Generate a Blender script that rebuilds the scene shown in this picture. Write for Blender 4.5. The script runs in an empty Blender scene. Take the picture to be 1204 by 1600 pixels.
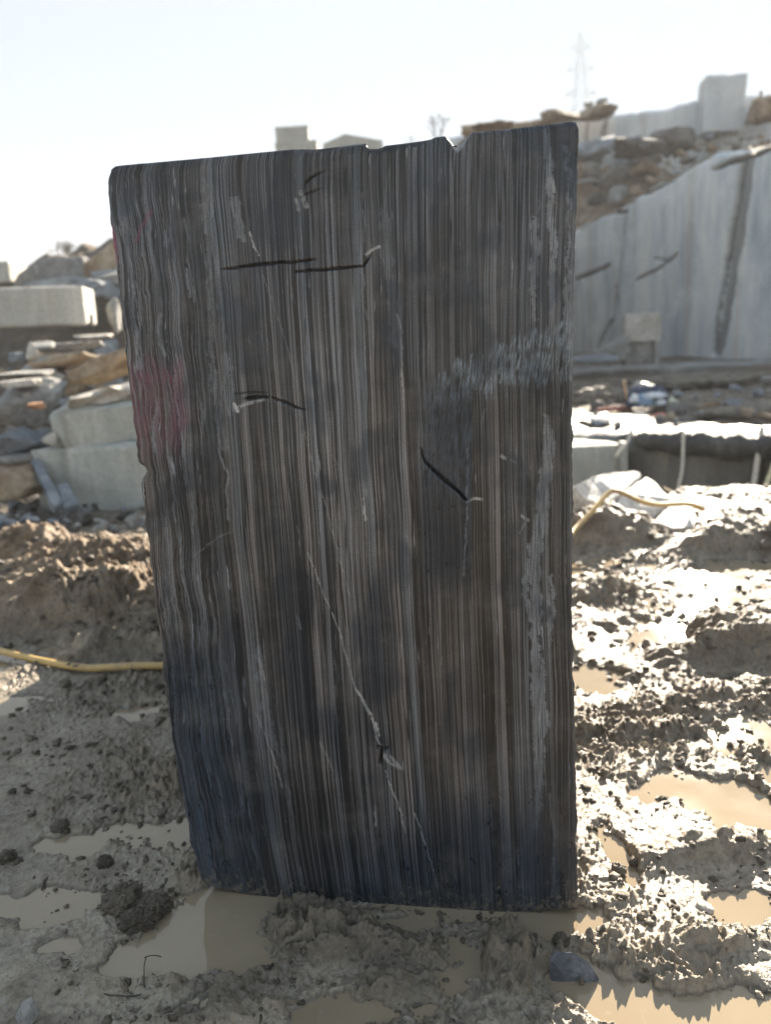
import bpy, bmesh, math, random
import numpy as np
from mathutils import Vector, Matrix, Quaternion, Euler

S = bpy.context.scene
random.seed(7)
R = math.radians
# ------------------------------------------------------------------ camera
FPX = 1230.0
CAM = np.array([0.0, 0.0, 1.5])
def _n(v):
    v = np.array(v, float); return v / np.linalg.norm(v)
_D = _n([300, 5032, FPX])                       # world "down" seen by the camera (x right, y down, z ahead)
_Y = _n(np.array([0, 0, 1.0]) - _D[2] * _D)
_X = np.cross(_Y, -_D)
cam = bpy.data.cameras.new('camera'); cam_o = bpy.data.objects.new('camera', cam)
S.collection.objects.link(cam_o); S.camera = cam_o
cam.sensor_fit = 'VERTICAL'; cam.sensor_height = 36; cam.sensor_width = 27
cam.lens = 36 * FPX / 1600
cam.clip_start = 0.05; cam.clip_end = 5000
def c2w(v): return np.array([v @ _X, v @ _Y, v @ -_D])
rx, ry, rz = c2w(np.array([1, 0, 0.])), c2w(np.array([0, -1, 0.])), c2w(np.array([0, 0, -1.]))
cam_o.matrix_world = Matrix(((rx[0], ry[0], rz[0], CAM[0]), (rx[1], ry[1], rz[1], CAM[1]),
                             (rx[2], ry[2], rz[2], CAM[2]), (0, 0, 0, 1)))
cam.dof.use_dof = True; cam.dof.focus_distance = 1.85; cam.dof.aperture_fstop = 2.2
# ------------------------------------------------------------------ light
SUN_AZ, SUN_EL = 23.0, 22.5                      # degrees right of straight ahead, degrees up
W = bpy.data.worlds.new('World'); S.world = W; W.use_nodes = True
wn = W.node_tree; bg = wn.nodes['Background']
sky = wn.nodes.new('ShaderNodeTexSky'); sky.sky_type = 'NISHITA'; sky.sun_disc = False
sky.sun_elevation = R(SUN_EL); sky.sun_rotation = R(SUN_AZ)
sky.air_density = 1.0; sky.dust_density = 4.0; sky.ozone_density = 1.6
def vm(op, a, b):
    n = wn.nodes.new('ShaderNodeVectorMath'); n.operation = op
    for v, i in ((a, 0), (b, 1)):
        if isinstance(v, tuple): n.inputs[i].default_value = v
        else: wn.links.new(v, n.inputs[i])
    return n.outputs[0]
SHO = .59                                        # thick haze evens the sky out: c / (1 + c / SHO)
c_ = sky.outputs[0]
c_ = vm('DIVIDE', c_, vm('ADD', vm('MULTIPLY', c_, (1 / SHO,) * 3), (1, 1, 1)))
c_ = vm('MULTIPLY', c_, (.79, .885, .98))
wn.links.new(c_, bg.inputs[0]); bg.inputs[1].default_value = 0.15
sun = bpy.data.lights.new('sun', 'SUN'); sun.energy = 2.0; sun.angle = R(0.6); sun.color = (1, .88, .72)
sun_o = bpy.data.objects.new('sun', sun); S.collection.objects.link(sun_o)
sd = Vector((math.sin(R(SUN_AZ)) * math.cos(R(SUN_EL)), math.cos(R(SUN_AZ)) * math.cos(R(SUN_EL)), math.sin(R(SUN_EL))))
sun_o.rotation_euler = sd.to_track_quat('Z', 'Y').to_euler(); sun_o.location = (5, 20, 15)
S.view_settings.view_transform = 'Standard'; S.view_settings.look = 'None'
S.view_settings.exposure = 3.55; S.view_settings.gamma = 1; S.view_settings.use_curve_mapping = False

# ------------------------------------------------------------------ measuring helpers
def ray(px, py): return c2w(np.array([(px - 602) / FPX, (py - 800) / FPX, 1.0]))
def G(px, py, h=0.0):
    r = ray(px, py); return CAM + r * ((h - CAM[2]) / r[2])
def P(px, py, dist):
    r = ray(px, py); return CAM + r * (dist / r[1])
def project(x, y, z):
    d = np.stack([x, y, z - 1.5], -1)
    Rm = np.stack([_X, _Y, -_D], 0)              # world = Rm @ cam
    c = d @ Rm
    return 602 + FPX * c[..., 0] / c[..., 2], 800 + FPX * c[..., 1] / c[..., 2]
def smooth(a, b, x):
    t = np.clip((x - a) / (b - a), 0, 1); return t * t * (3 - 2 * t)

# ------------------------------------------------------------------ noise
_rs = np.random.RandomState(3)
_perm = np.tile(_rs.permutation(256), 3)
_g3 = _rs.normal(size=(256, 3)); _g3 /= np.linalg.norm(_g3, axis=1)[:, None]
def pn(x, y, z=0.0):
    x, y, z = np.broadcast_arrays(np.asarray(x, float), np.asarray(y, float), np.asarray(z, float))
    xi, yi, zi = np.floor(x).astype(int), np.floor(y).astype(int), np.floor(z).astype(int)
    xf, yf, zf = x - xi, y - yi, z - zi
    u, v, w = [t * t * t * (t * (t * 6 - 15) + 10) for t in (xf, yf, zf)]
    out = 0
    for dx in (0, 1):
        wx = u if dx else 1 - u
        for dy in (0, 1):
            wy = v if dy else 1 - v
            for dz in (0, 1):
                wz = w if dz else 1 - w
                g = _g3[_perm[_perm[_perm[(xi + dx) & 255] + ((yi + dy) & 255)] + ((zi + dz) & 255)]]
                out = out + wx * wy * wz * (g[..., 0] * (xf - dx) + g[..., 1] * (yf - dy) + g[..., 2] * (zf - dz))
    return out * 1.6
def fbm(x, y, z=0.0, o=4):
    s = 0; a = 1; f = 1
    for i in range(o):
        s = s + a * pn(x * f + 17.3 * i, y * f - 9.1 * i, z * f); a *= .5; f *= 2.03
    return s

# ------------------------------------------------------------------ objects
C = S.collection
def tag(o, label=None, cat=None, group=None, kind=None):
    if label: o['label'] = label
    if cat: o['category'] = cat
    if group: o['group'] = group
    if kind: o['kind'] = kind
    return o
def link(name, me, mat=None, parent=None, smoothed=False):
    o = bpy.data.objects.new(name, me); C.objects.link(o)
    if mat is not None and not me.materials: me.materials.append(mat)
    if parent is not None: o.parent = parent
    if smoothed: me.polygons.foreach_set('use_smooth', [True] * len(me.polygons))
    return o
def empty(name, loc=(0, 0, 0), rz=0):
    o = bpy.data.objects.new(name, None); C.objects.link(o); o.location = loc; o.rotation_euler = (0, 0, rz)
    o.empty_display_size = .1; return o
def grid_mesh(name, X, Y, Z, wrap=False, attrs=None):
    n, m = X.shape
    me = bpy.data.meshes.new(name)
    co = np.stack([X, Y, Z], -1).reshape(-1, 3)
    idx = np.arange(n * m).reshape(n, m)
    if wrap: idx = np.concatenate([idx, idx[:, :1]], 1)
    q = np.stack([idx[:-1, :-1], idx[:-1, 1:], idx[1:, 1:], idx[1:, :-1]], -1).reshape(-1, 4)
    me.vertices.add(len(co)); me.vertices.foreach_set('co', co.ravel().astype(np.float32))
    me.loops.add(q.size); me.loops.foreach_set('vertex_index', q.ravel().astype(np.int32))
    me.polygons.add(len(q)); me.polygons.foreach_set('loop_start', (np.arange(len(q)) * 4).astype(np.int32))
    me.polygons.foreach_set('loop_total', np.full(len(q), 4, np.int32))
    me.polygons.foreach_set('use_smooth', np.ones(len(q), bool))
    me.update(); me.validate()
    for k, v in (attrs or {}).items():
        if v.ndim == 3:
            a = me.attributes.new(k, 'FLOAT_VECTOR', 'POINT'); a.data.foreach_set('vector', v.reshape(-1, 3).ravel().astype(np.float32))
        else:
            a = me.attributes.new(k, 'FLOAT', 'POINT'); a.data.foreach_set('value', v.ravel().astype(np.float32))
    return me
def raw_mesh(name, v, f):
    me = bpy.data.meshes.new(name); me.from_pydata([tuple(p) for p in v], [], f); me.update(); return me

# ------------------------------------------------------------------ material helper
class NT:
    def __init__(s, name, rough=.8, spec=.4):
        s.m = bpy.data.materials.new(name); s.m.use_nodes = True; s.t = s.m.node_tree
        s.b = s.t.nodes['Principled BSDF']; s.b.inputs['Roughness'].default_value = rough
        s.b.inputs['Specular IOR Level'].default_value = spec
    def N(s, typ, **k):
        n = s.t.nodes.new(typ)
        for a, v in k.items(): setattr(n, a, v)
        return n
    def L(s, a, b): s.t.links.new(a, b)
    def put(s, v, sock):
        if isinstance(v, bpy.types.NodeSocket): s.L(v, sock)
        else: sock.default_value = v
    def coord(s, kind='Object', scale=(1, 1, 1)):
        c = s.N('ShaderNodeTexCoord'); mp = s.N('ShaderNodeMapping'); mp.inputs['Scale'].default_value = scale
        s.L(c.outputs[kind], mp.inputs[0]); return mp.outputs[0]
    def geo(s, scale=(1, 1, 1)):
        c = s.N('ShaderNodeNewGeometry'); mp = s.N('ShaderNodeMapping'); mp.inputs['Scale'].default_value = scale
        s.L(c.outputs['Position'], mp.inputs[0]); return mp.outputs[0]
    def attr(s, name, out='Fac'):
        a = s.N('ShaderNodeAttribute'); a.attribute_name = name; return a.outputs[out]
    def noise(s, vec, scale=5, detail=5, rough=.55, dist=0):
        n = s.N('ShaderNodeTexNoise'); s.L(vec, n.inputs['Vector'])
        n.inputs['Scale'].default_value = scale; n.inputs['Detail'].default_value = detail
        n.inputs['Roughness'].default_value = rough; n.inputs['Distortion'].default_value = dist
        return n.outputs['Fac']
    def ramp(s, fac, pts, interp='LINEAR'):
        r = s.N('ShaderNodeValToRGB'); r.color_ramp.interpolation = interp; s.put(fac, r.inputs[0])
        e = r.color_ramp.elements
        while len(e) < len(pts): e.new(.5)
        for i, (p, c) in enumerate(pts):
            e[i].position = p; e[i].color = (c, c, c, 1) if not hasattr(c, '__len__') else (*c, 1)
        return r.outputs[0]
    def mix(s, f, a, b, mode='MIX'):
        n = s.N('ShaderNodeMix', data_type='RGBA', blend_type=mode)
        s.put(f, n.inputs[0])
        for v, i in ((a, 6), (b, 7)):
            if isinstance(v, tuple): n.inputs[i].default_value = (*v, 1) if len(v) == 3 else v
            else: s.put(v, n.inputs[i])
        return n.outputs[2]
    def math(s, op, a, b=0.0, clamp=False):
        n = s.N('ShaderNodeMath', operation=op, use_clamp=clamp); s.put(a, n.inputs[0]); s.put(b, n.inputs[1]); return n.outputs[0]
    def sep(s, v):
        n = s.N('ShaderNodeSeparateXYZ'); s.L(v, n.inputs[0]); return n.outputs
    def comb(s, x, y, z=0.0):
        n = s.N('ShaderNodeCombineXYZ')
        for i, v in enumerate((x, y, z)): s.put(v, n.inputs[i])
        return n.outputs[0]
    def bump(s, h, strength=.5, dist=.01, prev=None):
        n = s.N('ShaderNodeBump'); n.inputs['Strength'].default_value = strength; n.inputs['Distance'].default_value = dist
        s.L(h, n.inputs['Height'])
        if prev is not None: s.L(prev, n.inputs['Normal'])
        return n.outputs[0]
    def out(s, col=None, rough=None, normal=None):
        if col is not None: s.put(col if not isinstance(col, tuple) else (*col, 1), s.b.inputs['Base Color'])
        if rough is not None: s.put(rough, s.b.inputs['Roughness'])
        if normal is not None: s.L(normal, s.b.inputs['Normal'])
        return s.m

# striped dark marble of the main block (attribute "flow": u across, v down, metres)
def make_marble():
    t = NT('striped_black_marble', .42, .45)
    fl = t.sep(t.attr('flow', 'Vector'))
    u, v = fl[0], fl[1]
    def warp(src, sx, sy, amp, off, det=3):
        n = t.noise(t.comb(t.math('MULTIPLY', src, sx), t.math('MULTIPLY', v, sy), off), 1, det)
        return t.math('MULTIPLY', t.math('SUBTRACT', n, .5), amp)
    w = t.math('ADD', u, warp(u, 5, 1.2, .026, 1.0))
    w = t.math('ADD', w, warp(u, 30, 6, .0026, 4.0))
    # wilder folding towards the left edge
    lft = t.attr('wild')
    w = t.math('ADD', w, t.math('MULTIPLY', lft, warp(u, 14, 5, .05, 9.0, 4)))
    def band(k, kv, off, det=2, ro=.5):
        return t.noise(t.comb(t.math('MULTIPLY', w, k), t.math('MULTIPLY', v, kv), off), 1, det, ro)
    b1 = t.ramp(band(150, .45, 0, 2.5), [(.40, 0), (.45, .55), (.54, .75), (.6, 1)])
    b2 = t.ramp(band(58, .25, 11, 2), [(.33, .0), (.43, .8), (.6, 1)])
    b3 = t.ramp(band(20, .2, 21, 2), [(.33, 0.05), (.5, .8), (.66, 1)])
    b4 = t.ramp(band(230, 1.2, 31, 1), [(.35, .35), (.55, 1)])
    s = t.math('MULTIPLY', t.math('MULTIPLY', b1, b2), t.math('MULTIPLY', t.math('ADD', t.math('MULTIPLY', b3, .6), .4), b4))
    def hair(k, kv, off, wd):
        n = t.math('ABSOLUTE', t.math('SUBTRACT', band(k, kv, off, 1.5, .5), .5))
        return t.ramp(n, [(0, 0), (wd * .5, .12), (wd, 1)])
    h1 = t.math('MULTIPLY', t.math('MULTIPLY', hair(62, .45, 101, .018), hair(95, .6, 111, .016)), hair(38, .3, 121, .009))
    s = t.math('MULTIPLY', s, h1)
    lite = t.math('SUBTRACT', 1, t.math('MULTIPLY', hair(75, .5, 131, .014), hair(120, 1.2, 141, .010)))
    lite = t.math('MULTIPLY', lite, t.ramp(t.noise(t.comb(t.math('MULTIPLY', w, 30), t.math('MULTIPLY', v, 1.6), 151), 1, 3), [(.50, 0), (.7, .6)]))
    tint = t.ramp(band(33, .3, 44, 2), [(.35, (.232, .212, .204)), (.5, (.208, .205, .210)), (.66, (.190, .208, .224))])
    dark = t.ramp(band(28, .3, 51, 2), [(.4, (.021, .0165, .013)), (.6, (.0155, .0165, .0185))])
    col = t.mix(s, dark, tint)
    col = t.mix(lite, col, (.24, .25, .26))
    # blotchy darkness of the wet saw face
    pos = t.comb(t.math('MULTIPLY', u, 3.2), t.math('MULTIPLY', v, 2.1), 7.0)
    bl = t.ramp(t.noise(pos, 1, 4, .5), [(.34, .55), (.5, .98), (.68, 1.4)])
    col = t.mix(1.0, col, bl, 'MULTIPLY')
    vv = t.math('ADD', t.math('DIVIDE', v, 1.84), t.math('MULTIPLY', t.math('SUBTRACT', t.noise(pos, .8, 3), .5), .5))
    col = t.mix(1.0, col, t.ramp(vv, [(.12, (.93, .98, 1.05)), (.38, (1.0, .98, .96)), (.6, (1.04, .99, .95)), (.85, (1.02, .99, .97)), (1, (.95, .98, 1.03))]), 'MULTIPLY')
    # short quartz flecks drawn out along the grain
    fk = t.noise(t.comb(t.math('MULTIPLY', w, 150), t.math('MULTIPLY', v, 7), 61), 1, 4, .6)
    dens = t.math('ADD', t.math('MULTIPLY', lft, .05), t.math('MULTIPLY', t.noise(t.comb(t.math('MULTIPLY', u, 9), t.math('MULTIPLY', v, 2), 3.3), 1, 2), .12))
    fk = t.ramp(t.math('ADD', fk, dens), [(.725, 0), (.77, .8)])
    col = t.mix(fk, col, (.30, .31, .33))
    fine = t.noise(t.comb(t.math('MULTIPLY', w, 380), t.math('MULTIPLY', v, 260), 5), 1, 3, .6)
    # pale bands, veins and the painted sunlit rim
    ms = t.noise(t.comb(t.math('MULTIPLY', w, 300), t.math('MULTIPLY', v, 12), 71), 1, 5, .7)
    pale = t.math('MULTIPLY', t.attr('pale'), t.ramp(ms, [(.36, .05), (.5, .55), (.62, 1)]))
    col = t.mix(pale, col, (.235, .25, .27))
    br = t.ramp(t.noise(t.comb(t.math('MULTIPLY', w, 70), t.math('MULTIPLY', v, 45), 72), 1, 3, .6), [(.36, .12), (.52, 1)])
    col = t.mix(t.math('MULTIPLY', t.attr('vein_rimlight'), br), col, (.40, .39, .38))
    # roughened patch, its pale wet sheen painted into the colour
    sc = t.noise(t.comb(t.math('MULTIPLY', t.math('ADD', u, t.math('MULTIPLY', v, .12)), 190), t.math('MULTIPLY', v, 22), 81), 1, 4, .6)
    shn = t.math('MULTIPLY', t.attr('rough_sheen'), t.ramp(sc, [(.42, .0), (.6, 1)]))
    col = t.mix(shn, col, (.20, .235, .265))
    # wet bluish stain
    wet = t.math('MULTIPLY', t.attr('wet'), t.ramp(t.noise(pos, 4, 4), [(.3, .7), (.6, 1)]))
    col = t.mix(wet, col, t.mix(.42, t.mix(1.0, col, (.33, .42, .54), 'MULTIPLY'), (.014, .020, .030)))
    # magenta spray paint rubbed into the stone
    pk = t.math('MULTIPLY', t.attr('paint'), t.ramp(t.noise(t.comb(t.math('MULTIPLY', w, 110), t.math('MULTIPLY', v, 9), 91), 1, 4), [(.38, .15), (.6, 1)]))
    col = t.mix(pk, col, (.20, .050, .095))
    ctn = t.ramp(t.noise(t.comb(t.math('MULTIPLY', u, 120), t.math('MULTIPLY', v, 160), 77), 1, 4, .65), [(.3, .35), (.5, 1)])
    col = t.mix(t.math('MULTIPLY', t.attr('cut'), ctn), col, (.014, .011, .009))
    sp_n = t.noise(t.comb(t.math('MULTIPLY', u, 60), t.math('MULTIPLY', v, 60), 33), 1, 6, .7)
    foot = t.ramp(v, [(.9, 0), (.985, 1)])
    foot = t.ramp(t.math('DIVIDE', v, 1.84), [(.945, 0), (1, .26)])
    foot = t.ramp(t.math('ADD', foot, sp_n), [(.69, 0), (.78, .55)])
    col = t.mix(foot, col, (.17, .145, .11))
    dustn = t.ramp(t.noise(t.comb(t.math('MULTIPLY', u, 7), t.math('MULTIPLY', v, 7), 35), 1, 6, .7), [(.5, 0), (.75, .16)])
    col = t.mix(dustn, col, (.30, .27, .235))
    col = t.mix(1.0, col, t.ramp(fine, [(.25, .66), (.75, 1.34)]), 'MULTIPLY')
    rough = t.math('SUBTRACT', t.ramp(t.noise(pos, 9, 4), [(.3, .36), (.7, .56)]), t.math('MULTIPLY', wet, .14))
    rough = t.math('ADD', rough, t.math('MULTIPLY', shn, .15), True)
    g = t.noise(t.comb(t.math('MULTIPLY', u, 260), t.math('MULTIPLY', v, 90), 2), 1, 4, .6)
    nm = t.bump(s, .12, .0008)
    nm = t.bump(g, .4, .0012, nm)
    return t.out(col, rough, nm)
M_MARBLE = make_marble()

def make_mud():
    t = NT('wet_quarry_mud', .5, .5)
    p = t.geo()
    n1 = t.noise(p, 1.1, 5, .6); n2 = t.noise(p, 9, 6, .65); n3 = t.noise(p, 60, 5, .65); n4 = t.noise(p, 210, 3, .6)
    wet = t.attr('wet'); dry = t.attr('dry')
    base = t.ramp(n2, [(.3, (.070, .052, .034)), (.5, (.185, .146, .100)), (.7, (.32, .262, .188))])
    base = t.mix(t.ramp(n1, [(.4, 0), (.62, .55)]), base, (.165, .134, .096))
    sandy = t.ramp(n2, [(.3, (.09, .06, .036)), (.52, (.20, .143, .09)), (.75, (.33, .26, .18))])
    col = t.mix(dry, base, sandy)
    col = t.mix(1.0, col, t.ramp(n3, [(.28, .6), (.7, 1.3)]), 'MULTIPLY')
    silt = t.ramp(t.noise(p, 4, 5, .6), [(.35, (.27, .228, .172)), (.65, (.42, .37, .29))])
    col = t.mix(t.math('MULTIPLY', wet, t.ramp(n3, [(.35, .3), (.55, .8)])), col, silt)
    # soaked margin just above the puddle level
    zz = t.sep(t.geo())[2]; rim = t.ramp(t.math('MULTIPLY', zz, 50), [(0, .55), (.22, .45), (.5, 0)])
    col = t.mix(rim, col, (.07, .057, .042))
    # darker sodden patches on the far flat
    p2 = t.geo((.55, 1.3, 1)); dk = t.ramp(t.noise(p2, 1.0, 5, .62), [(.37, 0), (.5, .92)])
    far = t.ramp(t.math('DIVIDE', t.sep(t.geo())[1], 20), [(.34, 0), (.46, 1)])
    col = t.mix(t.math('MULTIPLY', dk, far), col, (.085, .065, .045))
    grav = t.ramp(t.noise(p, 38, 2, .5), [(.66, 0), (.7, 1)])
    col = t.mix(t.math('MULTIPLY', grav, .35), col, (.33, .32, .30))
    col = t.mix(t.math('MULTIPLY', t.attr('churn'), .6), col, t.mix(n3, (.04, .031, .022), (.15, .122, .088)))
    r = t.ramp(t.math('SUBTRACT', t.noise(p, 14, 5, .6), t.math('MULTIPLY', wet, .25)), [(.15, .24), (.38, .42), (.65, .72)])
    r = t.math('ADD', r, t.math('MULTIPLY', dry, .3), True)
    nm = t.bump(n2, .5, .03); nm = t.bump(n3, .8, .012, nm); nm = t.bump(n4, .5, .003, nm)
    return t.out(col, r, nm)
M_MUD = make_mud()

def make_water():
    t = NT('murky_puddle_water', .05, .5)
    p = t.geo()
    col = t.ramp(t.noise(p, 1.6, 4), [(.35, (.24, .19, .125)), (.65, (.31, .25, .17))])
    col = t.mix(t.ramp(t.noise(p, 25, 4), [(.62, 0), (.75, .4)]), col, (.36, .32, .26))
    nm = t.bump(t.noise(p, 9, 3), .04, .01)
    return t.out(col, t.ramp(t.noise(p, 3, 3), [(.4, .04), (.7, .12)]), nm)
M_WATER = make_water()

def make_rock(name, c0, c1, c2, rough=.85, sc=1.0, bs=.6, spec=.3):
    t = NT(name, rough, spec)
    p = t.geo((sc, sc, sc))
    n = t.noise(p, 2.2, 6, .62, .4); f = t.noise(p, 17, 6, .65); g = t.noise(p, 70, 4, .6)
    col = t.ramp(n, [(.34, c0), (.5, c1), (.66, c2)])
    col = t.mix(1.0, col, t.ramp(f, [(.28, .58), (.5, .98), (.72, 1.25)]), 'MULTIPLY')
    nm = t.bump(f, bs, .05); nm = t.bump(g, bs * .6, .012, nm)
    return t.out(col, None, nm)
M_RGREY = make_rock('grey_rubble', (.17, .165, .155), (.27, .265, .25), (.37, .36, .34))
M_RBLUE = make_rock('bluish_rubble', (.15, .165, .18), (.22, .24, .26), (.33, .35, .37))
M_RBROWN = make_rock('brown_weathered_rock', (.13, .085, .052), (.28, .205, .137), (.42, .345, .255))
M_RPALE = make_rock('pale_dusty_rock', (.34, .31, .27), (.46, .43, .38), (.58, .55, .5))
M_RDARK = make_rock('dark_rubble', (.07, .065, .06), (.12, .11, .10), (.2, .185, .17))
M_CLOD = make_rock('mud_clod', (.08, .064, .045), (.17, .140, .102), (.29, .245, .185), .5, 4, .8, .5)

def make_sawn(name, c0, c1, c2, streak=(.30, .24, .18), k=0.0, sx=3.0, rough=.75):
    """sawn quarry stone with upright bands; object coordinates: x along, z up"""
    t = NT(name, rough, .35)
    p = t.coord('Object', (sx, sx, .16 * sx)); q = t.coord('Object')
    b = t.noise(p, 1, 5, .6, .25); b2 = t.noise(p, 4.3, 4, .6)
    col = t.ramp(t.math('ADD', t.math('MULTIPLY', b, .7), t.math('MULTIPLY', b2, .3)), [(.36, c0), (.5, c1), (.62, c2)])
    st = t.ramp(t.noise(t.coord('Object', (1.7 * sx, 1.7 * sx, .05 * sx)), 1, 4, .5), [(.56, 0), (.66, .8)])
    col = t.mix(t.math('MULTIPLY', st, .6), col, streak)
    dust = t.ramp(t.noise(q, .8, 5, .6), [(.5, 0), (.75, .5)])
    col = t.mix(dust, col, tuple(min(1, c * 1.35) for c in c2))
    col = t.mix(1.0, col, t.ramp(t.noise(q, 24, 5, .6), [(.3, .82), (.7, 1.12)]), 'MULTIPLY')
    col = t.mix(t.attr('cut'), col, (.045, .036, .028))
    nm = t.bump(t.noise(p, 7, 4), .3, .02); nm = t.bump(t.noise(q, 18, 5), .4, .02, nm)
    return t.out(col, None, nm)
M_WALL = make_sawn('sawn_quarry_wall', (.38, .43, .465), (.58, .62, .635), (.74, .745, .71), (.46, .40, .31), sx=1.3)
M_UPPER = make_sawn('upper_quarry_wall', (.40, .43, .45), (.54, .565, .575), (.64, .65, .63), (.33, .28, .23), sx=.7)
M_BLOCK = make_sawn('sawn_pale_block', (.36, .35, .31), (.44, .43, .385), (.52, .505, .455), (.37, .33, .26), sx=2.2)
M_BGREEN = make_sawn('sawn_grey_green_block', (.31, .33, .31), (.41, .42, .385), (.50, .50, .46), (.26, .24, .2), sx=3)
M_PIT = make_sawn('damp_shaded_pit_wall', (.05, .053, .052), (.10, .103, .10), (.18, .18, .168), (.30, .285, .25), sx=1.6, rough=.5)  # damp stone; the trench shade is also put into this dark colour

def plain(name, col, rough=.6, spec=.4, var=.25, sc=30, metal=0):
    t = NT(name, rough, spec); t.b.inputs['Metallic'].default_value = metal
    n = t.noise(t.coord('Object'), sc, 4, .6)
    c = t.mix(1.0, tuple(col), t.ramp(n, [(.3, 1 - var), (.7, 1 + var)]), 'MULTIPLY')
    return t.out(c, None, t.bump(n, .2, .004))

# ------------------------------------------------------------------ terrain
BL, BR = G(318, 1385, .02), G(902, 1422, .02)
fe = _n((BR - BL) * [1, 1, 0]); fn = np.array([-fe[1], fe[0], 0.0])    # along the face, away from the camera
def gp(px, py): q = G(px, py, 0); return q[0], q[1]
# puddles: centre pixel on the photo -> ground point, half sizes in metres, strength, turn
PUD = []
def pud(px, py, wx, wy, s=1.0, a=0.0):
    x, y = gp(px, py); PUD.append((x, y, wx, wy, s, a))
pud(360, 1440, .17, .19, 1.4); pud(245, 1500, .12, .08, 1.2); pud(385, 1440, .10, .09, 1.2); pud(90, 1480, .10, .03, .4); pud(110, 1325, .10, .05, .9)
pud(225, 1110, .16, .07, .8); pud(60, 1100, .3, .08, .45); pud(20, 1030, .3, .14, 1.0); pud(230, 1300, .2, .06, .6)
pud(640, 1448, .07, .03, 1.0); pud(530, 1590, .16, .05, .9); pud(720, 1500, .05, .10, .8); pud(60, 1420, .2, .06, .5)
pud(890, 1450, .10, .06, 1.2); pud(1040, 1575, .20, .085, 1.4, -.2); pud(965, 1335, .035, .10, 1.1); pud(1160, 1420, .10, .05, .7)
pud(1180, 1140, .2, .3, 1.1); pud(1090, 1240, .16, .11, 1.0, -.4); pud(1040, 995, .19, .20, 1.2); pud(1180, 885, .5, .26, 1.2)
pud(930, 1070, .12, .16, .8); pud(1000, 890, .5, .2, .7); pud(1120, 940, .4, .2, .9)
pud(930, 880, .4, .2, .5); pud(1190, 1270, .12, .12, .9)
# raised heaps: px, py, half sizes, height
HEAP = []
def heap(px, py, wx, wy, h): x, y = gp(px, py); HEAP.append((x, y, wx, wy, h))
heap(560, 1480, .14, .07, .06); heap(470, 1462, .10, .045, .045); heap(800, 1500, .07, .10, .06); heap(660, 1500, .12, .04, .035); heap(620, 1545, .10, .05, .04)
heap(330, 1545, .12, .07, .03); heap(265, 1225, .10, .12, .05); heap(300, 1370, .06, .08, .04); heap(330, 1600, .2, .05, .03)
heap(110, 1545, .2, .06, .02); heap(245, 1020, .2, .1, .06); heap(200, 1020, .35, .14, .09)
heap(1080, 1340, .22, .07, .035); heap(1150, 1330, .14, .06, .03); heap(1130, 1480, .14, .04, .035); heap(970, 1500, .035, .08, .03)
heap(1170, 1000, .3, .2, .12); heap(1120, 1030, .3, .1, .10); heap(945, 840, .36, .28, .26); heap(1180, 855, .5, .3, .2)
heap(1000, 1150, .3, .06, .04); heap(930, 930, .25, .2, .10); heap(1060, 1115, .25, .07, .05)
heap(60, 940, .8, .5, .24); heap(200, 925, .6, .5, .24); heap(100, 875, .6, .35, .18); heap(30, 880, .3, .3, .2); heap(150, 975, .5, .25, .12)

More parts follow.
